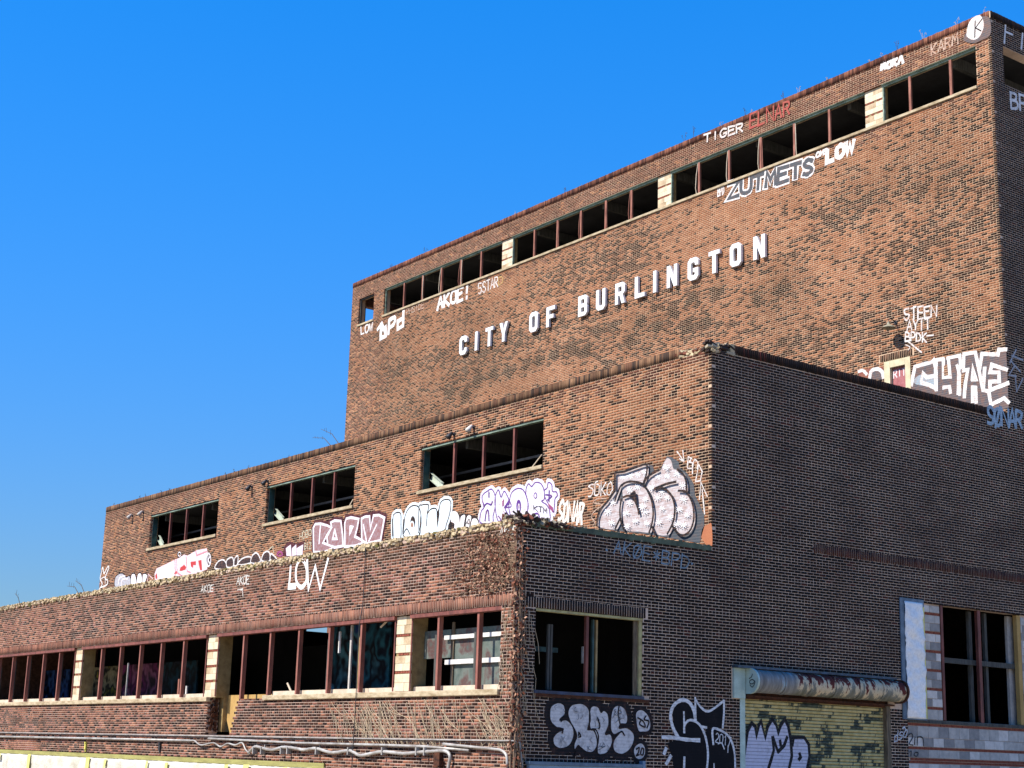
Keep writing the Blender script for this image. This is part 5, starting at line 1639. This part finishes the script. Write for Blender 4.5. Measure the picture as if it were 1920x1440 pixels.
# ------------------------------------------------------------------ sign letters
SG = empty('building_sign', P3('up', -42, 16.3 + E_))
tag(SG, 'white raised letters spelling CITY OF BURLINGTON on the upper wall', 'sign')
c, s, wL = .15, .21, .66
iw = [(s, s + .05), (s + .05, s), (wL - s - .05, s), (wL - s, s + .05), (wL - s, 1 - s - .05), (wL - s - .05, 1 - s), (s + .05, 1 - s), (s, 1 - s - .05)]
Cb = [(wL, .65), (wL, 1 - c), (wL - c, 1), (c, 1), (0, 1 - c), (0, c), (c, 0), (wL - c, 0), (wL, c)]
GL = {
    'O': [[(c, 0), (wL - c, 0), (wL, c), (wL, 1 - c), (wL - c, 1), (c, 1), (0, 1 - c), (0, c)], iw],
    'C': [Cb + [(wL, .35), (wL - s, .35), (wL - s, s + .05), (wL - s - .05, s), (s + .05, s), (s, s + .05), (s, 1 - s - .05), (s + .05, 1 - s), (wL - s - .05, 1 - s), (wL - s, 1 - s - .05), (wL - s, .65)]],
    'G': [Cb + [(wL, .52), (wL * .5, .52), (wL * .5, .35), (wL - s, .35), (wL - s, s + .05), (wL - s - .05, s), (s + .05, s), (s, s + .05), (s, 1 - s - .05), (s + .05, 1 - s), (wL - s - .05, 1 - s), (wL - s, 1 - s - .05), (wL - s, .65)]],
    'I': [[(0, 0), (s, 0), (s, 1), (0, 1)]],
    'T': [[(0, 1), (0, 1 - s * .9), (wL / 2 - s / 2, 1 - s * .9), (wL / 2 - s / 2, 0), (wL / 2 + s / 2, 0), (wL / 2 + s / 2, 1 - s * .9), (wL, 1 - s * .9), (wL, 1)]],
    'Y': [[(-.02, 1), (wL / 2 - s / 2, .40), (wL / 2 - s / 2, 0), (wL / 2 + s / 2, 0), (wL / 2 + s / 2, .40), (wL + .02, 1), (wL - s * 1.0, 1), (wL / 2, .60), (s * 1.0, 1)]],
    'F': [[(0, 0), (s, 0), (s, .40), (wL * .84, .40), (wL * .84, .59), (s, .59), (s, 1 - s * .9), (wL, 1 - s * .9), (wL, 1), (0, 1)]],
    'B': [[(0, 0), (wL - c, 0), (wL, c), (wL, .44), (wL - .06, .51), (wL, .58), (wL, 1 - c), (wL - c, 1), (0, 1)], [(s, s * .9), (wL - s, s * .9), (wL - s, .42), (s, .42)], [(s, .60), (wL - s, .60), (wL - s, 1 - s * .9), (s, 1 - s * .9)]],
    'U': [[(0, 1), (0, c), (c, 0), (wL - c, 0), (wL, c), (wL, 1), (wL - s, 1), (wL - s, s + .05), (wL - s - .05, s), (s + .05, s), (s, s + .05), (s, 1)]],
    'R': [[(0, 0), (s, 0), (s, .40), (s + .10, .40), (wL - s, 0), (wL + .01, 0), (wL - .13, .42), (wL, .52), (wL, 1 - c), (wL - c, 1), (0, 1)], [(s, .57), (wL - s, .57), (wL - s, 1 - s * .9), (s, 1 - s * .9)]],
    'L': [[(0, 0), (wL, 0), (wL, s * .9), (s, s * .9), (s, 1), (0, 1)]],
    'N': [[(0, 0), (s * .95, 0), (s * .95, .56), (wL - s * 1.0, 0), (wL, 0), (wL, 1), (wL - s * .95, 1), (wL - s * .95, .44), (s * 1.0, 1), (0, 1)]],
}
M_LET = mat_simple('white_enamel_letter', (.80, .79, .77), scale=2, col2=(.70, .69, .67), rough=.45, bd=0)
c6, c7 = (840, 540, .177083), (1140, 420, .177083)
LP = [('C', c6, 120), ('I', c6, 285), ('T', c6, 395), ('Y', c6, 545), ('O', c6, 860), ('F', c6, 1040), ('B', c6, 1378), ('U', c6, 1567), ('R', c7, 75), ('L', c7, 283), ('I', c7, 477), ('N', c7, 622), ('G', c7, 843), ('T', c7, 1065), ('O', c7, 1289), ('N', c7, 1537)]
LD, LH = .10, .81
z_let = 16.245 + E_
for ch, cr, xx in LP:
    yy = {True: 600, False: 500}[cr is c6]
    # find u where the letter's left edge meets its own row
    best = None
    for yt in np.linspace(-200, 1100, 66):
        u, z = uz('up', cr[0] + xx * cr[2], cr[1] + yt * cr[2], LD + .03)
        if best is None or abs(z - z_let - .4) < best[0]:
            best = (abs(z - z_let - .4), u)
    u = best[1]
    mb = MB()
    loops = [[(u + a * LH, z_let + b * LH) for a, b in l] for l in GL[ch]]
    flat = [q for l in loops for q in l]
    for t in geometry.tessellate_polygon([[Vector((a, b, 0)) for a, b in l] for l in loops]):
        q = [flat[i] for i in t]
        if (q[1][0] - q[0][0]) * (q[2][1] - q[0][1]) - (q[2][0] - q[0][0]) * (q[1][1] - q[0][1]) < 0:
            q = q[::-1]
        mb.face([P3('up', a, b, LD + .03) for a, b in q]); mb.face([P3('up', a, b, .03) for a, b in q[::-1]])
    for l in loops:
        for i in range(len(l)):
            a, b = l[i], l[(i + 1) % len(l)]
            mb.face([P3('up', *a, LD + .03), P3('up', *b, LD + .03), P3('up', *b, .03), P3('up', *a, .03)])
    for dx in (.1, .3):
        mb.box(P3('up', u + dx * .3 + .03, z_let + .3, .031), P3('up', u + dx * .3 + .05, z_let + .32, -.02))
    o = mb.build('letter', M_LET, SG)
    bm_ = bmesh.new(); bm_.from_mesh(o.data); bmesh.ops.remove_doubles(bm_, verts=bm_.verts, dist=.0005); bmesh.ops.recalc_face_normals(bm_, faces=bm_.faces); bm_.to_mesh(o.data); bm_.free()
    o['label'] = 'white raised capital letter ' + ch

# ------------------------------------------------------------------ gooseneck lamp and floodlights
M_IRON = mat_simple('dark_iron', (.03, .03, .032), scale=10, rough=.5)
M_SHADE = mat_simple('grey_enamel_shade', (.32, .30, .21), scale=9, col2=(.18, .16, .10), rough=.45)
mu, mz = uz('up', 1680, 604.7)
LM = empty('wall_lamp', P3('up', mu, mz)); tag(LM, 'rusty gooseneck barn lamp on the upper wall above the cream framed door', 'lamp')
mb = MB(); mb.tube([P3('up', mu, mz, d) for d in (-.005, .03)], .06, 12); mb.build('wall_plate', M_IRON, LM)
mb = MB(); mb.tube([P3('up', mu, mz, .02), P3('up', mu, mz + .05, .12), P3('up', mu, mz + .07, .24), P3('up', mu, mz + .03, .32), P3('up', mu, mz - .06, .34)], .016, 8); mb.build('arm', M_IRON, LM, smooth=True)
mb = MB(); prof = [(.03, -.04), (.045, -.10), (.06, -.13), (.16, -.19), (.215, -.235), (.21, -.24), (.05, -.15)]
nn = 24
for k in range(len(prof) - 1):
    for j in range(nn):
        a0, a1 = 2 * math.pi * j / nn, 2 * math.pi * (j + 1) / nn
        mb.face([(mu + prof[q][0] * math.cos(t), YU - .34 + prof[q][0] * math.sin(t), mz + prof[q][1]) for q, t in ((k, a0), (k + 1, a0), (k + 1, a1), (k, a1))])
o = mb.build('lamp_shade', M_SHADE, LM, smooth=True)
for i, (px, py, nm) in enumerate(((244, 966, 'left floodlight of the pair above the westernmost middle window'), (264, 960, 'right floodlight of the pair above the westernmost middle window'), (467, 912, 'left floodlight of the pair above the central middle window'),
                                  (497, 902, 'right floodlight of the pair above the central middle window'), (845, 813, 'left floodlight of the pair above the easternmost middle window'), (882, 800, 'pale right floodlight of the pair above the easternmost middle window'))):
    u, z = uz('mid', px, py, .12)
    FL = empty('floodlight', P3('mid', u, z)); tag(FL, nm, 'floodlight', 'floodlights on the middle wall')
    mb = MB(); mb.tube([P3('mid', u, z, -.004), P3('mid', u, z, .02)], .055, 10); mb.build('base', M_IRON, FL)
    mb = MB(); mb.tube([P3('mid', u, z, .015), P3('mid', u, z - .015, .08), P3('mid', u, z - .06, .1)], .018, 6); mb.build('bracket', M_IRON, FL)
    mb = MB(); mb.tube([P3('mid', u, z + .05, .06), P3('mid', u - .01, z, .10), P3('mid', u - .02, z - .07, .15), P3('mid', u - .03, z - .13, .19)], [.03, .05, .07, .085], 10); mb.build('head', M_CMU2 if i == 5 else (M_IRON if i in (2, 3, 4) else M_CMU), FL, smooth=True)

# fallen light channels leaning in the middle windows
M_CH = mat_simple('pale_green_channel', (.46, .50, .40), scale=5, col2=(.34, .38, .29), rough=.5)
for i, (t0, t1) in enumerate((((294, 1008), (305, 1024)), ((512, 958), (530, 977)), ((803, 892), (829, 912)))):
    a = uz('mid', *t0, -.3); b = uz('mid', *t1, -.1)
    mb = MB()
    A0, B0 = Vector(P3('mid', *a, -.42)), Vector(P3('mid', b[0], MID_WIN[i][2] + .04, -.12))
    d = (A0 - B0).normalized(); n1 = d.cross(Vector((0, 1, 0))).normalized(); n2 = d.cross(n1)
    for (x0, x1, y0, y1) in ((-.10, .10, -.006, .006), (-.10, -.088, .006, .07), (.088, .10, .006, .07)):
        q = [B0 - d * .02 + n1 * x + n2 * y for x, y in ((x0, y0), (x1, y0), (x1, y1), (x0, y1))] + [A0 + d * .02 + n1 * x + n2 * y for x, y in ((x0, y0), (x1, y0), (x1, y1), (x0, y1))]
        k0 = len(mb.v); mb.v += [tuple(v) for v in q]
        for fq in ((0, 3, 2, 1), (4, 5, 6, 7), (0, 1, 5, 4), (1, 2, 6, 5), (2, 3, 7, 6), (3, 0, 4, 7)):
            mb.f.append(tuple(k0 + k for k in fq)); mb.mi.append(0)
    tag(mb.build('light_channel', M_CH), 'pale metal light channel leaning on the sill of the %s middle window' % ('westernmost', 'central', 'easternmost')[i], 'metal channel', 'fallen light channels in the middle windows')
for i, (t0, t1, nm) in enumerate((((1017, 852), (997, 877), 'easternmost'), ((663, 936), (655, 947), 'central'))):
    wi = 2 - i
    a, b = uz('mid', *t0, -.2), uz('mid', *t1, -.1)
    mb = MB(); mb.tube([P3('mid', b[0], MID_WIN[wi][2] + .015, -.1), P3('mid', a[0] - .02, a[1], -.2)], .017, 6)
    tag(mb.build('stick', M_SILLPALE), 'thin pale stick leaning in the east corner of the %s middle window' % nm, 'stick')
for px, py, px2, py2, nm in ((547, 1299, 539, 1281, 'thin pale stick standing on the lower sill'), (714, 1176, 732, 1158, 'pale bar hanging under the head of the lower window')):
    a, b = uz('low', px, py, -.25), uz('low', px2, py2, -.25)
    mb = MB(); mb.tube([P3('low', *a, -.25), P3('low', *b, -.25)], .026, 6)
    tag(mb.build('stick', M_SILLPALE), nm, 'stick')

# ------------------------------------------------------------------ conduits along the lower wall
M_GALV = mat_simple('galvanised_conduit', (.46, .44, .40), scale=3, col2=(.24, .21, .18), rough=.5, metal=.25)
M_GALVD = mat_simple('dull_conduit', (.36, .34, .31), scale=5, col2=(.2, .18, .16), rough=.5)


def run(pts, off=.05):
    return [P3('low', *uz('low', x, y, off), off) for x, y in pts]


mb = MB(); pp = run([(-30, 1373), (300, 1378.5), (620, 1384), (940, 1389)], .035) + [(XE + .03, YL - .035, uz('low', 955, 1389)[1]), (XE + .045, YL + .12, uz('low', 955, 1389)[1] - .03), (XE + .045, YL + .2, 1.55), (XE + .045, YL + .2, .8)]
mb.tube(pp, .017, 8)
CB = mb.build('conduit', M_GALVD, None, smooth=True); tag(CB, 'thin dull conduit running the whole lower wall and round the corner', 'conduit')
mb = MB(); mb.tube(run([(-30, 1380.5), (150, 1384), (357, 1388.6)], .06), .031, 10); tag(mb.build('conduit', M_GALV, None, smooth=True), 'thick pale conduit on the west part of the lower wall', 'conduit')
mb = MB(); mb.tube(run([(391, 1384.6), (559, 1393), (720, 1397), (800, 1400), (879, 1407)], .06), .028, 10); tag(mb.build('conduit', M_GALV, None, smooth=True), 'thick straight conduit above the wavy cable on the lower wall', 'conduit')
mb = MB(); q = catmull([(831, 1395), (880, 1400), (925, 1404.5), (940, 1407), (949, 1415), (951, 1428), (951, 1440), (952, 1470)], False, 5); mb.tube(run(q, .07), .030, 10); tag(mb.build('conduit', M_GALV, None, smooth=True), 'conduit that bends down beside the lower corner', 'conduit')
mb = MB(); q = catmull([(357, 1388.5), (365, 1389), (377, 1397), (400, 1393), (413.6, 1400), (427, 1394), (441, 1397), (454, 1393), (461, 1406), (469, 1413)], False, 6); mb.tube(run(q, .07), .022, 8)
CA = mb.build('cable', M_GALV, None, smooth=True); tag(CA, 'thin zigzag cable sagging below the broken gap', 'cable')
mb = MB(); q = catmull([(466, 1412), (472, 1405), (480, 1400), (493, 1403), (511, 1406), (532, 1401), (559, 1404), (569, 1406), (593, 1403.5), (622, 1411), (653, 1407.5), (664, 1411), (676, 1416.5), (698, 1412.5), (720, 1409.5), (756, 1413), (787, 1410.5), (815, 1408.5), (832, 1408), (841, 1412), (844, 1420), (842, 1432), (840, 1445), (840, 1470)], False, 6)
mb.tube(run(q, .075), [.036 + .004 * (i_ % 2) for i_ in range(len(q))], 10)
CF = mb.build('cable', M_GALV, None, smooth=True); tag(CF, 'thick wavy armoured cable clamped along the lower wall', 'cable')
for px in (479, 494, 531, 543, 597, 657, 721, 785, 800):
    u, z = uz('low', px, 1398.5, .05)
    mb = MB(); mb.box(P3('low', u - .018, z - .16, -.004), P3('low', u + .018, z + .03, .02)); mb.box(P3('low', u - .022, z - .2, -.004), P3('low', u + .022, z - .03, .125)); mb.build('clamp', M_GALVD, CF)
u, z = uz('low', 826, 1421); mb = MB(); mb.box(P3('low', u - .12, z - .1, -.004), P3('low', u + .1, z + .12, .1)); mb.box(P3('low', u - .05, z - .16, .02), P3('low', u + .16, z - .05, .14)); tag(mb.build('junction_box', M_RUST), 'rusty junction box below the end of the wavy cable', 'junction box')
for px, py, mt, nm in ((162, 1399, mat_simple('yellow_insulator', (.62, .56, .12), scale=9), 'small yellow bracket on the west part of the lower wall'), (301, 1401, M_IRON, 'small black bracket on the lower wall')):
    u, z = uz('low', px, py)
    mb = MB(); mb.box(P3('low', u - .05, z - .10, -.004), P3('low', u + .05, z + .10, .05)); mb.box(P3('low', u - .03, z - .17, -.003), P3('low', u + .03, z - .09, .03)); mb.box(P3('low', u - .02, z + .08, .01), P3('low', u + .06, z + .13, .07)); tag(mb.build('wall_bracket', mt), nm, 'bracket')
# hanging black wire
ul = uz('low', 687, 1040)[0]
mb = MB(); mb.tube([P3('low', ul + .012 * math.sin(k), ZL - .05 - (ZL - .05) * k / 14, .09 if 3 < k < 12 else .03) for k in range(15)], .011, 5)
tag(mb.build('wire', M_IRON), 'thin black wire hanging down the lower wall', 'wire')

# ------------------------------------------------------------------ plastic sheeting and boards
M_SHEETW = mat_simple('clean_white_sheeting', (.86, .85, .82), scale=1.2, col2=(.78, .78, .75), rough=.4, bd=0.006)
pmt, pnt, pb = new_mat('white_plastic_sheeting')
pc = ramp(pnt, noise(pnt, 1.6, 6, pos(pnt, (1, 1, .5))), [(0.35, (.48, .45, .36)), (0.6, (.60, .58, .51)), (0.75, (.52, .50, .42))])
pcr = ramp(pnt, noise(pnt, 2.4, 7, pos(pnt, (1.2, 1.2, 3.2)), .7), [(0.485, (1, 1, 1)), (0.5, (.62, .57, .44)), (0.515, (1, 1, 1))])
pc = mix(pnt, .8, pc, pcr, 'MULTIPLY')
bump(pnt, pb, noise(pnt, 5, 4, pos(pnt, (1, 1, .35)), .55), .05, .8)
pnt.links.new(pc, pb.inputs['Base Color']); pb.inputs['Roughness'].default_value = .35
M_TAPE = mat_simple('yellow_tape', (.70, .64, .16), scale=5, col2=(.58, .54, .18), rough=.4)
M_OLIVE = mat_simple('olive_batten', (.34, .32, .11), scale=4, col2=(.24, .22, .08), stretch=(.5, .5, 3))


def sheet(name, wall, u0, u1, z0, z1, off, amp, nu, nz, seed, parent=None, mt=None):
    r = np.random.default_rng(seed)
    mb_ = MB()
    ph = r.random(8) * 6
    for j in range(nz + 1):
        for i in range(nu + 1):
            s_, t_ = i / nu, j / nz
            u_ = u0 + (u1 - u0) * s_; z_ = z0 + (z1 - z0) * t_
            d = amp * (math.sin(u_ * 5.1 + z_ * 2.7 + ph[0]) * .5 + math.sin(u_ * 11 - z_ * 6 + ph[1]) * .3 + abs(math.sin(u_ * 3.3 + z_ * 8 + ph[2])) * .6 + r.normal(0, .12)) * min(1, 6 * t_ * (1 - t_) + .25)
            mb_.v.append(P3(wall, u_, z_, off + abs(d)))
    for j in range(nz):
        for i in range(nu):
            a = j * (nu + 1) + i
            mb_.f.append((a, a + 1, a + nu + 2, a + nu + 1)); mb_.mi.append(0)
    o_ = mb_.build(name, mt or pmt, parent, smooth=True)
    o_.modifiers.new('thickness', 'SOLIDIFY').thickness = .003
    return o_


zt0, zt1 = uz('low', 0, 1412)[1], uz('low', 300, 1424)[1]
PS = sheet('plastic_sheet', 'low', -60.5, -29.6, .15, zt1 - .02, .03, .045, 220, 14, 3)
tag(PS, 'white plastic sheeting taped along the foot of the sunlit lower wall', 'plastic sheet')
part('batten', 'low', [(-60.5, -32.9, zt1 - .03, zt1 + .09, .012, .05)], M_OLIVE, PS)
for px, wd, ln, dz in ((4, .10, .22, .02), (60, .15, 1.3, .0), (171, .17, 1.3, .01), (204, .09, .26, .04), (281, .08, .42, .03), (318, .10, 1.2, .05), (432, .12, .26, .02), (470, .2, .16, .0), (541, .14, .2, .02)):
    u = uz('low', px, 1425)[0]
    mb = MB(); zz_ = zt1 - .02 - dz
    lean = random.uniform(-.05, .05)
    for o_ in (.086, .095):
        q = [P3('low', u - wd, zz_ - ln, o_ + .03), P3('low', u + wd * .6 + lean, zz_ - ln * random.uniform(.85, 1), o_ + .03), P3('low', u + wd * random.uniform(.5, .9), zz_, o_), P3('low', u - wd * random.uniform(.7, 1.1) + lean, zz_ - .01, o_)]
        mb.face(q if o_ > .09 else q[::-1])
    mb.build('tape_strip', M_TAPE, PS)
# tall sheeted panel on the east wall
TP = empty('sheeted_panel', P3('east', 30.85, 1.2 + E_)); tag(TP, 'tall narrow panel wrapped in white plastic beside the block infill', 'panel')
M_BGREY = mat_simple('blue_grey_board', (.16, .22, .28), scale=5, col2=(.10, .14, .18))
part('board', 'east', [(30.70, 31.60, 1.17 + E_, 4.13 + E_, .005, .035)], M_BGREY, TP)
sheet('plastic_cover', 'east', 30.84, 31.545, 1.20 + E_, 4.05 + E_, .042, .05, 14, 50, 5, TP, M_SHEETW)
part('tape_strip', 'east', [(31.55, 31.595, 1.21 + E_, 3.95 + E_, .037, .046)], M_TAPE, TP)
# blue board under the east window
uL, zB = uz('east', 993, 1434, .12)
uR = uz('east', 1210, 1434, .12)[0]
BB = empty('board_cover', P3('east', (uL + uR) / 2, 0, .1)); tag(BB, 'pale blue painted board cover at the foot of the shaded wall', 'board')
M_BB = mat_simple('pale_blue_board', (.24, .34, .44), scale=3, col2=(.17, .25, .34))
part('board', 'east', [(uL, uR - .08, 0.0, zB, .02, .12)], M_BB, BB, bevel=.004)
part('top_batten', 'east', [(uL - .03, uR - .085, zB + .003, zB + .07, .01, .15)], M_BGREY, BB, bevel=.004)
part('upright', 'east', [(uR - .075, uR, 0.0, zB + .14, .01, .13)], M_BB, BB, bevel=.004)

# ------------------------------------------------------------------ dead creeper on the lower corner
IV = empty('dead_creeper', (XE, YL, 0)); tag(IV, 'dead brown creeper climbing the lower corner and spreading under the parapet', 'creeper')
M_STEM = mat_simple('dry_stem', (.30, .20, .13), scale=9)
M_STEMP = mat_simple('pale_dry_tendril', (.52, .42, .29), scale=9, col2=(.36, .27, .17))
LEAF = [mat_simple('dry_leaf_a', (.20, .075, .045), scale=12), mat_simple('dry_leaf_b', (.12, .045, .03), scale=12), mat_simple('dry_leaf_c', (.44, .25, .16), scale=12)]
mb = MB(); lf = MB()


def leaf(pt, nrm, sz):
    v = Vector(pt); a = Vector((random.uniform(-1, 1), random.uniform(-1, 1), random.uniform(-1.4, .5))).normalized()
    b = a.cross(Vector(nrm) + Vector((random.uniform(-.6, .6), random.uniform(-.6, .6), random.uniform(-.6, .6)))).normalized()
    lf.face([v, v + a * sz * .5 + b * sz * .4, v + a * sz, v + a * sz * .45 - b * sz * .38], random.choice(LEAF))


for k in range(9):                                   # trunks up the corner
    east = k % 2
    u = random.uniform(.02, .30)
    pts = []
    for j in range(24):
        z = j / 23 * (ZL - .15 - .9 * random.random() * (k > 3))
        u += random.uniform(-.035, .035)
        u = min(max(u, .0), .20)
        pts.append(P3('east', YL + u * .8, z, .02 + random.random() * .03) if east else P3('low', XE - u * .35, z, .02 + random.random() * .03))
    mb.tube(pts, [.022 - .014 * j / 23 for j in range(24)], 5)
    for p_ in pts:
        for q in range(6):
            leaf((p_[0] + random.uniform(-.05, .05), p_[1] + random.uniform(-.05, .06), p_[2] + random.uniform(-.12, .12)), (0, -1, 0), random.uniform(.05, .10))
for k in range(64):                                  # spread under the parapet on the sunlit face
    u, z = -25.6, 4.2 + E_ + random.uniform(-.6, .35)
    ang = random.uniform(2.5, 3.8)
    pts = [P3('low', u, z, .015)]
    for j in range(random.randint(6, 22)):
        ang += random.uniform(-.45, .45)
        u += math.cos(ang) * .13; z += math.sin(ang) * .10
        if z > ZL - .22: z = ZL - .24; ang = random.uniform(3.2, 4)
        if z < 3.30 + E_: z = 3.32 + E_; ang = random.uniform(2.4, 3)
        pts.append(P3('low', u, z, .012 + random.random() * .02))
    mb.tube(pts, [.009 - .006 * j / len(pts) for j in range(len(pts))], 4)
    for p_ in pts[2:]:
        for q in range(1 if random.random() < (.95 if p_[0] > -27.4 else .5) else 0):
            leaf((p_[0] + random.uniform(-.1, .1), p_[1] - random.uniform(0, .03), p_[2] + random.uniform(-.09, .09)), (0, -1, 0), random.uniform(.05, .085))
mb.build('stem', M_STEM, IV)
tag(lf.build('leaves', None, IV), kind='stuff')
mb = MB()
for k in range(120):                                 # pale bare tendrils fanned over the wall below the sill
    u = random.uniform(-31.6, -25.8) if random.random() < .8 else random.uniform(-33, -31)
    z = 1.15 + E_ - random.random() ** 2 * .5
    ang = random.uniform(-1.35, -.65)
    pts = [P3('low', u, z, .01)]
    for j in range(random.randint(5, 14)):
        ang += random.uniform(-.22, .20)
        u += math.cos(ang) * .11; z += math.sin(ang) * .11
        if u > XE - .05 or z < .1 + E_:
            break
        pts.append(P3('low', u, z, .008 + random.random() * .012))
    if len(pts) > 2:
        mb.tube(pts, .0055, 4)
        if random.random() < .5:
            s0 = pts[len(pts) // 2]
            mb.tube([s0, (s0[0] + random.uniform(-.2, .2), s0[1] - .004, s0[2] - .15), (s0[0] + random.uniform(-.3, .3), s0[1] - .006, s0[2] - .32)], .004, 4)
for k in range(26):
    u, z = random.uniform(-26.0, -25.55), 1.4 + E_ + random.random() * 1.8
    mb.tube([P3('low', u, z, .012), P3('low', u - .07, z - .2, .014), P3('low', u - .06 + random.uniform(-.1, .1), z - .45, .012)], .005, 4)
for k in range(16):
    u, z = YL + random.uniform(.05, .5), random.uniform(.3, 3.0) + E_
    mb.tube([P3('east', u, z, .02), P3('east', u + random.uniform(0, .15), z - .3, .03), P3('east', u + random.uniform(.0, .2), z - .7, .02)], .006, 4)
mb.build('tendrils', M_STEMP, IV)['kind'] = 'stuff'

# ------------------------------------------------------------------ weeds on the parapets
M_WEED = mat_simple('dry_weed', (.12, .09, .06), scale=20); M_WEEDP = mat_simple('pale_dry_weed', (.50, .42, .36), scale=20)


def weed(x, y, z, h, pale, label, group, lean=0.0, heads=3):
    mb_ = MB()
    for k in range(heads):
        a = random.uniform(-.35, .35) + lean
        b = random.uniform(-.3, .3)
        hh = h * random.uniform(.6, 1.0)
        pts = [(x + random.uniform(-.03, .03), y, z - .05), (x + a * hh * .4, y + b * hh * .3, z + hh * .55), (x + a * hh * .9, y + b * hh * .6, z + hh)]
        mb_.tube(pts, [.006, .0045, .003], 4)
        for q in range(3):
            t = Vector(pts[2]) + Vector((random.uniform(-.03, .03), random.uniform(-.03, .03), random.uniform(-.10, .03)))
            mb_.chunk(t, (.009, .009, .013))
    tag(mb_.build('weed', M_WEEDP if pale else M_WEED), label, 'weed', group)


def px_weed(wall, x, ytop, ybase, pale, label, group, lean=0., heads=3):
    u, z0 = uz(wall, x, ybase, -.12)
    z1 = uz(wall, x, ytop, -.12)[1]
    zt = {'up': ZU - .01, 'mid': ZM - .01, 'low': ZL - .05}[wall]
    weed(u, WALLS[wall][1] + .15, zt, max(.15, z1 - z0), pale, label, group, lean, heads)


for x, y0_, y1_, pl in ((1282, 247, 270, 0), (1299, 237, 262, 0), (1351, 226, 242, 1), (1397, 202, 222, 0), (1408, 205, 218, 1), (1468, 168, 190, 0), (1497, 160, 178, 1), (1630, 108, 122, 1), (1652, 95, 112, 1), (1682, 74, 100, 0), (1730, 56, 80, 1), (1792, 32, 52, 1),
                        (1845, 10, 24, 1), (1057, 348, 365, 0), (797, 464, 478, 0), (732, 495, 506, 0), (1088, 348, 354, 1), (965, 396, 405, 1), (712, 508, 514, 1), (1550, 138, 152, 1)):
    px_weed('up', x, y0_, y1_, pl, ('dark', 'pale')[pl] + ' dry weed stalk sprouting on the top of the upper parapet', ('dark', 'pale')[pl] + ' weeds on the upper parapet')
for x, y0_, y1_ in ((262, 917, 928), (272, 918, 925), (301, 914, 919), (318, 905, 911), (437, 870, 880), (464, 862, 872), (540, 842, 850), (421, 880, 885), (213, 938, 944)):
    px_weed('mid', x, y0_, y1_, 0, 'dry weed stalk sprouting on the top of the middle parapet', 'weeds on the middle parapet', 0, 2)
def twig(px0, px1, wall, label):
    (xa, ya), (xb, yb) = px0, px1
    a, b = uz(wall, xa, ya, -.1), uz(wall, xb, yb, -.1)
    mb_ = MB()
    Y = WALLS[wall][1] + .12
    zt = {'mid': ZM - .02, 'low': ZL - .08}[wall]
    mb_.tube([(a[0], Y, min(a[1], zt)), ((a[0] * .6 + b[0] * .4), Y - .05, a[1] * .55 + b[1] * .45 + .04), (b[0], Y - .08, b[1])], [.014, .010, .005], 5)
    for t in (.45, .7, .85):
        q = Vector((a[0] + (b[0] - a[0]) * t, Y - .06, a[1] + (b[1] - a[1]) * t))
        mb_.tube([q, q + Vector((random.uniform(-.1, .1), 0, random.uniform(.06, .18)))], .005, 4)
    tag(mb_.build('twig', M_WEED), label, 'twig')


twig((636, 826), (605, 805), 'mid', 'bent bare twig hanging over the middle parapet beside the upper wall')
twig((622, 827), (589, 821), 'mid', 'low bare twig lying over the middle parapet')
twig((160, 1107), (144, 1089), 'low', 'taller of the two bare twigs on the west end of the lower parapet')
twig((150, 1106), (129, 1099), 'low', 'low bare twig on the west end of the lower parapet')
twig((38, 1128), (31, 1113), 'low', 'small bare twig near the left end of the lower parapet')
